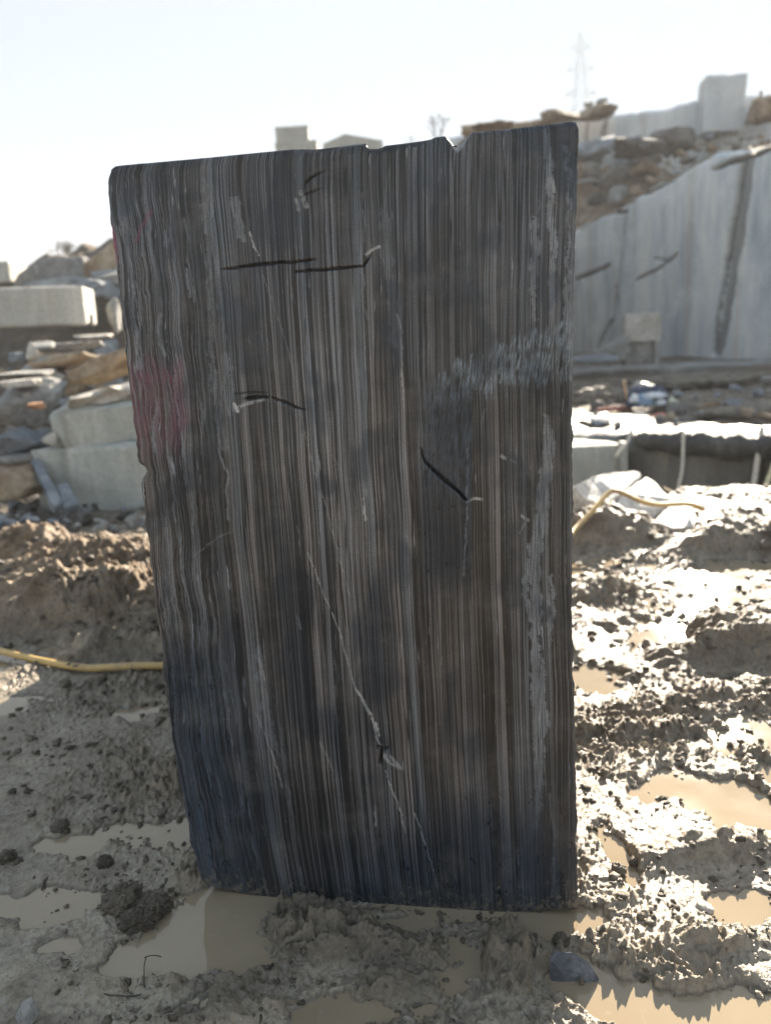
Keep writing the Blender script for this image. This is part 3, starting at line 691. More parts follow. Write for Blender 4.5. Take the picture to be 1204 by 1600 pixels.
wA, wB = G(895, 548, .1), G(1204, 556, .1)
ext = wB + (wB - wA) * 1.2
wA2 = wA - (wB - wA) * .35
WALLTOP = [(700, 420), (820, 385), (880, 365), (897, 358), (930, 340), (975, 322), (1000, 300), (1040, 282), (1085, 256), (1110, 243), (1140, 236), (1165, 238), (1204, 226), (1400, 200), (1700, 190)]
CR = [([(1168, 232, 8), (1162, 262, 13), (1154, 330, 12), (1142, 420, 10), (1130, 500, 9), (1119, 548, 10)], .62),
      ([(1160, 238, 3), (1144, 330, 2.5), (1110, 548, 2.5)], .8), ([(1174, 245, 2), (1166, 320, 2), (1147, 430, 1.5)], .8),
      ([(979, 315, 2.5), (975, 345, 2), (970, 400, .8), (962, 450, 1.2), (956, 500, 2.2), (940, 525, 2.5), (933, 543, 3)], .9),
      ([(898, 437, 2), (925, 425, 2.5), (952, 415, 1)], 1.0), ([(992, 438, 1), (1018, 425, 1.6), (1056, 398, .8)], .7), ([(1020, 405, .8), (1045, 408, .6)], .5),
      ([(960, 448, 1.2), (965, 470, 1)], .8), ([(905, 358, 1.5), (935, 335, 2), (975, 330, 2)], .9), ([(988, 308, 2), (1030, 292, 2), (1090, 250, 1.5)], .9), ([(1110, 265, 1), (1150, 250, 3), (1175, 245, 2), (1204, 232, 2)], .9)]
wall, wall_hit, wAo, wex, wnn = wall_sheet('quarry_wall', 'long pale grey sawn quarry wall with a dark upright crack', wA2, ext, WALLTOP, M_WALL, 520, 150, CR, s0=-1.5, thick=3, amp=.06)

# rock slope lying on top of the wall, rising to the upper terrace
def slope_mesh():
    L = np.hypot(*(ext - wA2)[:2])
    s = np.linspace(-1.5, L, 300); b = np.linspace(0, 1, 90)
    Sg, Bg = np.meshgrid(s, b)
    ss = np.array([wall_hit(*p) for p in WALLTOP]); zt = np.interp(s, ss[:, 0], ss[:, 1]) + .1
    x0 = wA2[0] + wex[0] * s; y0 = wA2[1] + wex[1] * s
    x1 = x0 + 9 * wnn[0]; y1 = np.full_like(x0, 31.0)
    k = (y1 - y0 - .15) / wnn[1]
    X = x0 + wnn[0] * (.15 + Bg * k); Y = y0 + wnn[1] * (.15 + Bg * k)
    # heap of brown rock nearest the block
    Zb = 7.6 + .06 * (X - 8)
    Z = zt * (1 - Bg) + Zb * Bg - .05
    hp = smooth(10.5, 6.5, X) * smooth(0, .12, Bg) * smooth(.9, .4, Bg)
    bumps = fbm(X * 1.1, Y * .9, 4, 5)
    Z = Z + smooth(0, .06, Bg) * (.30 * bumps + .15 * np.abs(fbm(X * 2.7, Y * 2.2, 14, 4))) + hp * .35 + smooth(0, .04, Bg) * .12
    me = grid_mesh('rock_slope', X, Y, Z); o = link('rock_slope', me, M_RBROWN); o['kind'] = 'structure'
slope_mesh()

# upper terrace
uA, uB = P(905, 235, 30.), P(1204, 190, 29.); uA[2] = uB[2] = 7.35
UT = [(700, 215), (850, 190), (905, 184), (930, 182), (955, 180), (957, 179), (990, 176), (1047, 169), (1060, 163), (1096, 156), (1130, 152), (1204, 148), (1500, 120)]
wall_sheet('terrace_wall', 'smooth grey upper terrace wall on the skyline at right', uA - (uB - uA) * .8, uB + (uB - uA) * 1.5, UT, M_UPPER, 260, 24,
           [([(948, 182, 2), (944, 205, 3), (940, 232, 3)], .6), ([(916, 190, 1.5), (914, 230, 2)], .5)], s0=0, thick=6, seed=5, base_drop=1.5, amp=.05)

def block(name, px0, px1, pybot, dist, hpx, dpt, mat, label, cat='stone block', yaw=0, seed=1, chip=.02, tilt=(0, 0), sub=None, group=None, n=9):
    """sawn block whose front face spans px0..px1 with its base at pybot, standing dist metres ahead"""
    a, b = P(px0, pybot, dist), P(px1, pybot, dist); k = dist / FPX
    w = abs(b[0] - a[0]) / max(.3, math.cos(R(yaw)))
    me = block_mesh(w, dpt, hpx * k * 1.02, seed, n, chip)
    o = link(name, me, mat); c = (a + b) / 2
    put(o, c, (tilt[0], tilt[1], yaw)); tag(o, label, cat, group); return o
# --- skyline, right
block('cut_block', 1099, 1160, 205, 28.5, 74, 1.0, M_UPPER, 'large grey cube block highest on the right skyline', yaw=-6, seed=21, tilt=(0, 2), chip=.03)
rock('boulder', 1042, 218, 27.5, 54, 44, M_RDARK, 'dark rounded boulder lying below the upper terrace wall', 31)
rock('boulder', 990, 232, 27, 64, 34, M_RDARK, 'dark broken boulder beside the round one below the terrace', 32, rot=(0, 12, 20), rough=.25, planes=8)
rock('boulder', 925, 238, 26.6, 80, 30, M_RBLUE, 'bluish grey boulder below the left end of the terrace wall', 44, rot=(0, -12, 40), rough=.25, planes=8)
rock('boulder', 925, 178, 29.0, 50, 26, M_RBROWN, 'brown weathered rock on top of the terrace, left end', 33, planes=7)
rock('boulder', 872, 184, 28.5, 80, 24, M_RBROWN, 'flat layered brown rock on the skyline just left of the terrace', 34, flat=.7)
rock('stone', 938, 160, 29, 14, 12, M_RDARK, 'small dark stone perched highest on the brown terrace rock', 35)
rock('stone', 918, 164, 29.2, 12, 12, M_RGREY, 'small pale stone perched beside the dark one on the terrace', 36)
rock('soil_heap', 1193, 168, 28, 60, 46, M_RBROWN, 'orange brown soil heap at the right end of the skyline', 38, cat='soil heap', rough=.2)
rock('stone', 1188, 146, 28, 6, 14, M_RGREY, 'small upright stone on the soil heap at far right', 39)
rock('boulder', 775, 200, 20.5, 70, 18, M_RBROWN, 'brown jagged rocks showing over the notch in the striped block', 40, rough=.2)
rock('boulder', 735, 208, 20.2, 30, 18, M_RBROWN, 'small pointed brown rock behind the notch of the striped block', 41)
rock('boulder', 835, 199, 20.8, 60, 20, M_RBROWN, 'low tan rock on the skyline above the right part of the striped block', 42, rough=.15)
random.seed(11)
# rocks strewn over the slope above the wall
rm = [rock_mesh(200 + i, 1, 9, 2, .08) for i in range(8)]
mats = [M_RBROWN, M_RGREY, M_RDARK, M_RBROWN]
rmv = []
for i, m in enumerate(rm):
    for mt in (M_RBROWN, M_RGREY, M_RDARK, M_RBLUE):
        c = m.copy(); c.materials.append(mt); rmv.append((mt, c))
def scatter_rock(x, y, z, s, pick, label, group, name='rubble_stone', flat=(.5, 1.0)):
    c = random.choice([m for mt, m in rmv if mt in pick])
    o = bpy.data.objects.new(name, c); C.objects.link(o)
    put(o, (x, y, z), (random.uniform(-25, 25), random.uniform(-25, 25), random.uniform(0, 360)), (s * random.uniform(.8, 1.4), s * random.uniform(.7, 1.1), s * random.uniform(*flat)))
    tag(o, label, 'stone', group); return o
for i in range(85):
    px = random.uniform(905, 1200); t = random.random() ** .8
    ptop = np.interp(px, [900, 1000, 1100, 1204], [335, 300, 250, 228]); pup = np.interp(px, [900, 1000, 1100, 1204], [236, 226, 208, 190])
    py = ptop + (pup - ptop) * t; s_, zz = wall_hit(px, ptop); bx = wA2 + wex * s_
    d = bx[1] + .4 + t * (29.5 - bx[1]); q = P(px, py, d)
    scatter_rock(q[0], q[1], q[2], random.choice([.12, .18, .25, .3, .4]) * (1.2 if px < 1020 else .55), [M_RBROWN, M_RBROWN, M_RGREY, M_RDARK] if t < .7 else [M_RBROWN, M_RDARK, M_RBLUE], 'broken weathered stone strewn on the brown slope above the sawn wall', 'stones strewn on the slope above the sawn wall')

# --- foot of the wall
k = 20.5
ledge = block('rock_ledge', 895, 1330, 588, 17.6, 16, 1.6, M_RGREY, 'low grey rock ledge running along the foot of the sawn wall', 'ledge', yaw=-10, seed=6, chip=.05, n=14)
r0 = empty('wall_niche_block', (0, 0, 0)); tag(r0, 'small upright pale block with a hollow lower half by the wall', 'stone block')
a = P(1003, 571, 17.2); r0.location = a; r0.rotation_euler = (0, 0, R(-8))
kk = 17.2 / FPX
m1 = block_mesh(54 * kk, .5, 42 * kk, 61, 6, .01); o = link('upper_block', m1, M_RPALE, r0); o.location = (0, 0, 36 * kk)  # paler stone than below, putting the lit upper half into the colour
for sx in (-1, 1):
    m2 = block_mesh(9 * kk, .5, 36 * kk, 62 + sx, 5, .008); o = link('side_post', m2, M_RGREY, r0); o.location = (sx * 22 * kk, 0, 0)
m3 = block_mesh(36 * kk, .3, 36 * kk, 65, 5, .01); o = link('recessed_panel', m3, M_RGREY, r0); o.location = (0, .12, 0)
m3 = rock_mesh(66, 1, 9, 2); o = link('stone', m3, M_RDARK, r0); put(o, (5 * kk, .03, 6 * kk), (0, 0, 0), (.06, .05, .05))
rock('broken_slab', 962, 552, 17.3, 46, 36, M_RGREY, 'broken pale grey slab leaning left of the small upright block', 67, planes=6, rot=(0, -30, 0), depth=.5)
rock('stone', 925, 562, 17.5, 60, 20, M_RBLUE, 'low bluish stone at the foot of the wall beside the striped block', 68)
# --- scatter on the flat between trench and wall
for i in range(70):
    px = random.uniform(897, 1204); py = random.uniform(595, 685) if i < 52 else random.uniform(655, 682)
    q = G(px, py, .08)
    if q[1] < 9.4 or q[1] > 17: continue
    scatter_rock(q[0], q[1], q[2] + .02, random.choice([.04, .06, .09, .14]), [M_RGREY, M_RDARK, M_RBROWN, M_RBLUE], 'small loose stone on the muddy flat between the trench and the wall', 'loose stones on the flat before the wall', 'loose_stone')
def cloth_lump(seed, sx, sy, sz, f=5):
    bm = bmesh.new(); bmesh.ops.create_icosphere(bm, subdivisions=4, radius=1)
    co = np.array([v.co[:] for v in bm.verts])
    rr = 1 + .22 * np.abs(fbm(co[:, 0] * 1.6 + seed, co[:, 1] * 1.6, co[:, 2] * 1.6, 3)) + .16 * (1 - np.abs(pn(co[:, 0] * f, co[:, 1] * f + seed, co[:, 2] * f)) * 3)
    co = co * rr[:, None]; co[:, 2] = np.maximum(co[:, 2], -.35)
    co *= np.array([sx, sy, sz])
    for v, c in zip(bm.verts, co): v.co = c
    me = bpy.data.meshes.new('cloth'); bm.to_mesh(me); bm.free(); return me
# dark mud banks on the flat
for j, (px, py, w, h, lab) in enumerate([(930, 618, 90, 34, 'dark mud heap on the flat just right of the striped block'), (1090, 590, 240, 14, 'long low bank of dark mud beneath the sawn wall'),
                                         (1150, 640, 130, 16, 'flat dark mud mound near the right edge beyond the trench'), (960, 655, 150, 14, 'low mud mound left of the blue bundle')]):
    d = G(px, py, .1)[1]
    kk_ = d / FPX; bmm = cloth_lump(80 + j, w * kk_ * .45, w * kk_ * .3, h * kk_ * .55, 3); o = link('mud_mound', bmm, M_CLOD, None, True); o.location = G(px, py + h * .3, .05); tag(o, lab, 'mud mound')

# blue and white bundle of sheeting and sacks
M_NAVY = plain('navy_sheeting', (.025, .045, .085), .5); M_WHITE = plain('white_sheeting', (.62, .65, .68), .5); M_SKYB = plain('pale_blue_sheeting', (.2, .3, .42), .5)
M_RED = plain('faded_red_cloth', (.45, .14, .10), .7); M_WOOD = plain('bare_wood', (.42, .28, .16), .7)
bq = G(1012, 640, .06); k = bq[1] / FPX
b0 = empty('tarpaulin_bundle', bq); tag(b0, 'crumpled navy and white tarpaulin bundle lying on the muddy flat', 'tarpaulin')
for nm, mt, dx, dy, dz, sx, sy, sz in [('navy_sheet', M_NAVY, 0, .1, .16, .27, .22, .17), ('white_fold', M_WHITE, .02, -.16, .2, .16, .08, .05), ('pale_fold', M_SKYB, -.1, -.13, .12, .13, .1, .11),
                                       ('white_fold', M_WHITE, .1, -.2, .1, .06, .05, .06), ('navy_sheet', M_NAVY, -.22, -.05, .1, .1, .1, .11)]:
    o = link(nm, cloth_lump(int(dx * 100) + 40, sx, sy, sz), mt, b0, True); o.location = (dx, dy, dz)
o = link('plastic_can', cloth_lump(9, .07, .07, .07, 1), plain('plastic_can', (.55, .56, .42), .4)); o.location = bq + [.3, -.1, .08]; tag(o, 'yellowish white plastic can beside the blue bundle', 'can')
o = link('plastic_can', cloth_lump(19, .05, .05, .08, 1), M_WHITE); o.location = bq + [-.27, -.2, .17]; tag(o, 'small white plastic can standing left of the blue bundle', 'can')
o = link('red_rag', cloth_lump(3, .09, .06, .04), M_RED); o.location = G(1030, 650, .08); tag(o, 'faded red rag on the ground in front of the blue bundle', 'rag')
o = link('red_cloth', cloth_lump(4, .22, .1, .05), plain('brick_red_cloth', (.3, .12, .08), .8)); o.location = G(960, 640, .08); tag(o, 'brownish red cloth spread out left of the blue bundle', 'cloth')
def tube(name, pts, r, mat, label=None, cat=None, parent=None, seg=10, res=10):
    cu = bpy.data.curves.new(name, 'CURVE'); cu.dimensions = '3D'; sp = cu.splines.new('NURBS' if len(pts) > 2 else 'POLY'); sp.points.add(len(pts) - 1)
    for p, q in zip(sp.points, pts): p.co = (*q, 1)
    sp.use_endpoint_u = True; sp.order_u = min(4, len(pts)); cu.bevel_depth = r; cu.bevel_resolution = 3; sp.resolution_u = res; cu.use_fill_caps = True
    tmp = bpy.data.objects.new(name, cu); C.objects.link(tmp)
    dg = bpy.context.evaluated_depsgraph_get(); me = bpy.data.meshes.new_from_object(tmp.evaluated_get(dg))
    bpy.data.objects.remove(tmp); me.materials.clear()
    o = link(name, me, mat, parent, True)
    if label: tag(o, label, cat)
    return o
tube('wooden_stake', [bq + [-.28, 0, 0], bq + [-.34, .02, .42]], .02, M_WOOD, 'short orange brown wooden stake beside the blue bundle', 'stake')

# ------------------------------------------------------------------ the trench and its low wall
pA, pB = G(960, 682, .06), G(1204, 692, .06)
PT = [(700, 675), (960, 684), (1000, 690), (1100, 694), (1204, 700), (1500, 710)]
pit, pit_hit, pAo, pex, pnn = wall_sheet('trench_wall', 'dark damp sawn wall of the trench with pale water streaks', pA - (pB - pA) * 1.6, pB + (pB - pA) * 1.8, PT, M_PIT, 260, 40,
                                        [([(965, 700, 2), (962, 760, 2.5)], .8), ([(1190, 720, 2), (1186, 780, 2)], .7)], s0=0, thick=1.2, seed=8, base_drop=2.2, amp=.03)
# overhanging lip of very dark rock
lip = []
for i in range(40):
    t = i / 39
lx = np.linspace(0, 1, 90)
def lip_mesh():
    a, b = G(985, 684, .05), G(1330, 700, .05); L = np.hypot(*(b - a)[:2])
    vs = []; f = []
    prof = [(.25, .09), (0, .10), (-.16, .07), (-.24, .0), (-.22, -.09), (-.12, -.16), (.02, -.2), (.3, -.2)]
    for i, t in enumerate(lx):
        th = (1 - math.exp(-t * 18)) * (1 + .25 * float(fbm(t * 9, 2., 0, 3)))
        for j, (y, z) in enumerate(prof):
            vs.append((t * L, y * th + .03 * float(pn(t * 40, j * .5)), z * th * 1.0 + .02 + .03 * float(pn(t * 22, j * .4, 4))))
    m = len(prof)
    for i in range(len(lx) - 1):
        for j in range(m - 1): f.append((i * m + j, (i + 1) * m + j, (i + 1) * m + j + 1, i * m + j + 1))
    o = link('rock_lip', raw_mesh('rock_lip', vs, f), make_rock('very_dark_rock', (.03, .03, .03), (.055, .055, .053), (.1, .1, .095), .55), None, True)
    o.location = a; o.rotation_euler = (0, 0, math.atan2(b[1] - a[1], b[0] - a[0])); tag(o, 'very dark overhanging rock lip along the top of the trench wall', 'rock ledge')
lip_mesh()
block('cut_block', 880, 966, 790, 8.7, 96, .6, M_BGREEN, 'grey green cut block at the left end of the trench wall', yaw=-2, seed=71, chip=.015)
block('stone_pillar', 969, 980, 780, 8.6, 90, .15, M_BGREEN, 'narrow upright stone strip between the grey block and the dark trench wall', 'stone', yaw=0, seed=72, chip=.008)
M_ROPE = plain('weathered_rope', (.5, .46, .38), .8)
def drop(p0, p1, d0, d1, r, label, mat=M_ROPE, cat='rope', name='rope', bow=.03):
    a, b = P(*p0, d0), P(*p1, d1); m = (a + b) / 2 + [bow, -bow, -bow]
    return tube(name, [a, a * .7 + b * .3 + [bow * .5, 0, 0], m, a * .25 + b * .75, b], r, mat, label, cat)
drop((1067, 676), (1055, 790), 8.2, 7.8, .018, 'pale rope hanging down the middle of the dark trench wall')
drop((1190, 668), (1172, 790), 7.9, 7.5, .028, 'thick pale pole leaning in the trench near the right edge', cat='pole', name='pole', bow=0)
drop((1212, 715), (1184, 790), 7.4, 7.1, .024, 'yellowish pole leaning at the right edge of the trench', plain('pole_yellow', (.5, .47, .3), .6), 'pole', 'pole', 0)
drop((988, 666), (962, 714), 8.4, 8.0, .018, 'short rope end over the left corner of the trench wall')
# pale slab broken in pieces lying at the near edge
def poly_slab(name, pxs, d_or_h, thick, mat, label, seed, cat='stone slab', tilt=None, parent=None):
    """slab whose upper outline passes through world points"""
    pts = [np.array(p) for p in pxs]; n = len(pts); cen = sum(pts) / n
    bm = bmesh.new()
    nrm = np.cross(pts[1] - pts[0], pts[2] - pts[0]); nrm = nrm / np.linalg.norm(nrm)
    if nrm[2] < 0: nrm = -nrm
    t = [bm.verts.new(p - cen) for p in pts]; bt = [bm.verts.new(p - cen - nrm * thick + np.array([0, 0, -.02])) for p in pts]
    bm.faces.new(t); bm.faces.new(bt[::-1])
    for i in range(n): bm.faces.new((t[i], bt[i], bt[(i + 1) % n], t[(i + 1) % n]))
    bmesh.ops.recalc_face_normals(bm, faces=bm.faces[:])
    bmesh.ops.bevel(bm, geom=bm.edges[:], offset=thick * .12, segments=2, affect='EDGES', clamp_overlap=True)
    bmesh.ops.triangulate(bm, faces=bm.faces[:])
    for _ in range(3): bmesh.ops.subdivide_edges(bm, edges=[e for e in bm.edges if e.calc_length() > .09], cuts=1)
    bmesh.ops.triangulate(bm, faces=bm.faces[:])
    for v in bm.verts:
        c = v.co; v.co = c + Vector([.012 * float(pn(c.x * 6 + seed, c.y * 6, c.z * 6 + k)) for k in (0, 5, 11)])
    me = bpy.data.meshes.new(name); bm.to_mesh(me); bm.free()
    o = link(name, me, mat, parent); o.location = Vector(cen) if parent is None else Vector(cen) - parent.location
    if label: tag(o, label, cat)
    return o
M_PSLAB = make_rock('pale_slab_stone', (.50, .475, .44), (.58, .56, .52), (.66, .64, .6), .6, 1.5, .3)  # the slab stone's own pale tone
def PP(*a): return [P(x, y, d) for x, y, d in a]
def GG(*a): return [G(x, y, h) for x, y, h in a]
poly_slab('broken_slab', GG((893, 757, .34), (928, 742, .34), (988, 733, .30), (1004, 740, .26), (968, 772, .22), (945, 790, .18), (912, 784, .22)), 0, .12, M_PSLAB, 'white broken slab piece next to the striped block, left of three', 91)
poly_slab('broken_slab', GG((1007, 742, .25), (1022, 750, .23), (1048, 778, .16), (1012, 812, .08), (985, 808, .09), (952, 790, .16), (972, 772, .21)), 0, .12, M_PSLAB, 'white broken slab piece between two others, under the yellow hose', 92)
poly_slab('broken_slab', GG((1052, 781, .14), (1072, 798, .09), (1087, 822, .04), (1050, 826, .05), (1018, 814, .07)), 0, .10, M_PSLAB, 'small white slab piece at the trench edge, right of three', 93)
# ------------------------------------------------------------------ yellow hose
def make_hose():
    t = NT('yellow_hose_rubber', .5, .4); p = t.geo()
    d = t.ramp(t.noise(p, 7, 6, .65), [(.46, 0), (.62, .75)]); d2 = t.ramp(t.noise(p, 45, 4, .6), [(.6, 0), (.68, .9)])
    col = t.mix(d, (.56, .38, .14), (.36, .27, .15)); col = t.mix(t.math('MULTIPLY', d, d2), col, (.06, .045, .03))
    return t.out(col, t.ramp(d, [(0, .42), (1, .75)]), t.bump(t.noise(p, 60, 4), .3, .004))
M_HOSE = make_hose()
M_HOSE2 = M_HOSE
hl = [P(-120, 985, 3.9), P(-60, 1002, 3.75), G(0, 1012, .05), G(70, 1030, .05), G(140, 1042, .05), G(205, 1046, .05), G(262, 1044, .05), G(330, 1030, .05), G(400, 990, .05)]
hl[0][2] = .05; hl[1][2] = .05
for q in hl: q[2] = float(max(terrain(np.array([q[0]]), np.array([q[1]]))[0] + .02, .03))
hose_pts = hl + [np.array([-.1, 4.1, .06]), np.array([1.0, 4.2, .08]), G(880, 850, .12), G(897, 826, .15), G(925, 800, .22), G(948, 770, .30), G(960, 764, .32), G(985, 776, .28), G(1005, 786, .25), G(1030, 790, .2), G(1060, 786, .18), G(1085, 788, .12), G(1098, 796, .06)]
hz = tube('garden_hose', hose_pts, .0165, M_HOSE, 'yellow rubber hose running behind the striped block from left to trench', 'hose', None, 12, 14)
# mud smears on the hose
for (px) in (108, 120, 220):
    q = G(px, {108: 1036, 120: 1038, 220: 1046}[px], .06)
    me = rock_mesh(int(px), .6, 7, 2); o = link('mud_smear', me, M_CLOD); put(o, Vector(q) + Vector((0, -.012, 0)), (0, 0, 0), (.018, .012, .009)); o.parent = hz; o.matrix_parent_inverse = hz.matrix_world.inverted()
tube('thin_cord', [P(1036, 762, 6.9), P(1062, 776, 6.7), P(1088, 789, 6.3)], .01, M_WOOD, 'thin tan cord behind the yellow hose by the trench', 'cord')

# ------------------------------------------------------------------ left heap of blocks
def yb(px, py, z): return G(px, py, z)[1]
def prism(name, poly, dist, depth, mat, label, seed, cat='boulder', skew=0.0):
    """angular rock: an outline standing dist metres ahead, given real thickness and rough faces"""
    fr = [P(x, y, dist) for x, y in poly]; cen = sum(fr) / len(fr)
    bm = bmesh.new(); fv = [bm.verts.new(p - cen) for p in fr]
    bv = [bm.verts.new((p - cen) * .86 + np.array([skew, depth, -.05])) for p in fr]; n = len(fr)
    bm.faces.new(fv); bm.faces.new(bv[::-1])
    for i in range(n): bm.faces.new((fv[i], bv[i], bv[(i + 1) % n], fv[(i + 1) % n]))
    bmesh.ops.recalc_face_normals(bm, faces=bm.faces[:])
    bmesh.ops.bevel(bm, geom=bm.edges[:], offset=.03, segments=1, affect='EDGES', clamp_overlap=True)
    bmesh.ops.triangulate(bm, faces=bm.faces[:])
    for _ in range(3): bmesh.ops.subdivide_edges(bm, edges=[e for e in bm.edges if e.calc_length() > .16], cuts=1)
    bmesh.ops.triangulate(bm, faces=bm.faces[:])
    for v in bm.verts:
        c = v.co; v.co = c + Vector([.05 * float(fbm(c.x * 2.5 + seed, c.y * 2.5, c.z * 2.5 + kk, 2)) for kk in (0, 5, 11)])
    me = bpy.data.meshes.new(name); bm.to_mesh(me); bm.free()
    o = link(name, me, mat); o.location = Vector(cen); return tag(o, label, cat)
# lower large cut block and the one on it
o = block('cut_block', 58, 330, 806, 6.9, 114, .8, M_BGREEN, 'large grey green cut block lowest in the left heap', yaw=-4, seed=101, chip=.02, tilt=(-3, -1), n=12)
o = block('cut_block', 92, 300, 694, 7.05, 62, .75, M_BGREEN, 'grey green cut block lying on the larger one in the left heap', yaw=8, seed=102, chip=.03, tilt=(3, -3), n=12)
rock('rubble_crust', 170, 620, 7.5, 170, 50, M_RPALE, 'pale rough crust heaped on the upper grey green block', 103, rough=.25, depth=.8, rot=(0, -10, 0))
rock('boulder', 38, 635, 7.5, 130, 95, M_RGREY, 'big grey boulder with an orange stain at the left edge', 104, planes=8)
rock('stone', 62, 633, 7.05, 26, 16, plain('orange_stained_stone', (.42, .22, .12), .85), 'small orange stone set against the big left boulder', 105)
rock('stone', 32, 598, 7.3, 50, 24, M_RPALE, 'white stone on top of the big left boulder', 106, flat=.7)
rock('boulder', 30, 690, 7.2, 90, 50, M_RBLUE, 'bluish boulder below the orange stained one at left', 107)
rock('stone', 82, 686, 6.95, 24, 22, M_RPALE, 'small pale stone in the gap beside the cut blocks', 108)
rock('boulder', 22, 755, 6.9, 90, 70, M_RBROWN, 'brown grey boulder at the left edge above the sand', 109)
rock('stone', 30, 718, 7.0, 60, 24, M_RGREY, 'flat grey stone on the brown boulder at left', 110, flat=.6)
poly_slab('leaning_slab', PP((48, 720, 6.9), (62, 716, 6.95), (98, 782, 6.5), (84, 792, 6.45)), 0, .07, M_RBLUE, 'long blue grey slab leaning against the lowest cut block', 111)
poly_slab('leaning_slab', PP((90, 756, 6.7), (106, 752, 6.75), (124, 786, 6.5), (100, 794, 6.45)), 0, .06, M_RBLUE, 'short blue grey slab leaning right of the longer one', 112)
# tilted brown slabs between
prism('rock_slab', [(94, 592), (100, 577), (150, 556), (212, 541), (216, 552), (160, 586), (112, 603)], 7.9, .5, M_RBROWN, 'long tilted brown slab under the white block', 113, 'rock', .2)
prism('rock_slab', [(66, 572), (74, 562), (112, 546), (134, 548), (128, 556), (100, 572), (78, 578)], 8.3, .4, M_RBROWN, 'smaller tilted brown slab left of the long one', 114, 'rock', .2)
rock('stone', 50, 552, 8.4, 22, 34, M_RPALE, 'upright pale stone among the rubble under the white block', 115, rot=(0, 8, 0), planes=7)
rock('stone', 25, 558, 8.4, 26, 26, M_RBLUE, 'rounded bluish stone left of the upright pale one', 116)
rock('stone', 68, 540, 8.7, 40, 18, M_RGREY, 'grey stone between the white block and the pale upright one', 117)
rock('stone', 128, 540, 8.9, 60, 20, M_RGREY, 'flat grey stone directly below the corner of the white block', 118)
rock('stone', 180, 560, 8.8, 50, 26, M_RPALE, 'pale rounded stone touching the edge of the striped block', 119)
rock('rock_slab', 60, 585, 8.0, 90, 24, M_RGREY, 'flat grey slab above the big left boulder', 120, flat=.6)
rock('rock_slab', 150, 525, 9.6, 90, 14, M_RPALE, 'thin pale slab right under the white block', 121, flat=.5)
# the long white block and what lies behind it
wb = block('cut_block', -75, 131, 512, 9.7, 58, .75, M_BLOCK, 'long white cut block lying across the left heap', yaw=9, seed=122, chip=.018, tilt=(0, 1.5), n=12)
block('cut_block', -40, 18, 444, 13.5, 32, .9, M_BLOCK, 'pale cut block at the far left behind the long white block', yaw=5, seed=123, chip=.02)
prism('rock_slab', [(14, 448), (24, 426), (72, 403), (128, 399), (134, 415), (130, 450)], 13.6, 1.2, M_RGREY, 'large grey wedge slab on the left skyline', 124, 'rock', .3)
prism('boulder', [(128, 440), (130, 412), (150, 395), (176, 375), (206, 372), (230, 392), (225, 440)], 13.0, 1.1, M_RBROWN, 'brown wedge boulder on the skyline beside the striped block', 125, 'rock')
poly_slab('rock_slab', PP((140, 425, 12.6), (190, 418, 12.6), (200, 426, 12), (150, 434, 12)), 0, .12, M_RGREY, 'thin grey slab resting under the brown wedge boulder', 126)
rock('rock_slab', 150, 448, 12, 80, 34, M_RBLUE, 'bluish slab tilted behind the end of the white block', 127, planes=7, rot=(0, 12, 0))
rock('stone', 95, 444, 12.3, 90, 20, M_RGREY, 'low grey rock just behind the long white block', 128)
rock('stone', 178, 490, 10.5, 30, 60, M_RGREY, 'grey stone in the gap between white block and striped block', 129)
# loose rubble of the left slope
for i in range(150):
    px = random.uniform(-20, 215); py = random.uniform(455, 600)
    d = random.uniform(8, 12)
    q = P(px, py, d)
    zz = float(terrain(np.array([q[0]]), np.array([q[1]]), False)[0])
    scatter_rock(q[0], q[1], zz + .02, random.choice([.07, .1, .14, .2]), [M_RGREY, M_RBLUE, M_RBROWN, M_RGREY], 'loose angular stone of the rubble slope below the long white block', 'loose stones of the left rubble slope')
for i in range(60):
    px = random.uniform(-10, 232); py = random.uniform(775, 830); q = G(px, py, .05)
    scatter_rock(q[0], q[1], .05, random.choice([.03, .05, .08]), [M_RGREY, M_RBLUE, M_RDARK], 'small stone on the sand at the foot of the left heap', 'small stones at the foot of the left heap', 'loose_stone')
# blocks peeping over the striped block
o = block('cut_block', 432, 484, 226, 19.0, 25, .7, M_BLOCK, 'small grey block on the skyline above the striped block', seed=131, tilt=(0, -1), chip=.02, yaw=3)
o = block('cut_block', 431, 497, 250, 19.0, 26, .8, M_BLOCK, 'wider grey block under the small one on the skyline', seed=132, chip=.02, yaw=-2)
wm = raw_mesh('block', [(-.65, 0, 0), (.75, 0, 0), (.75, .8, 0), (-.65, .8, 0), (-.62, 0, .52), (-.12, 0, .70), (.72, 0, .52), (-.6, .8, .55), (-.1, .8, .74), (.7, .8, .55)],
              [(0, 1, 6, 5, 4), (1, 2, 9, 6), (2, 3, 7, 8, 9), (3, 0, 4, 7), (4, 5, 8, 7), (5, 6, 9, 8), (3, 2, 1, 0)])
o = link('rock_slab', wm, M_BLOCK); o.location = P(549, 246, 19.3) - np.array([0, 0, .2]); tag(o, 'low pale wedge of stone on the skyline right of the two blocks', 'rock')

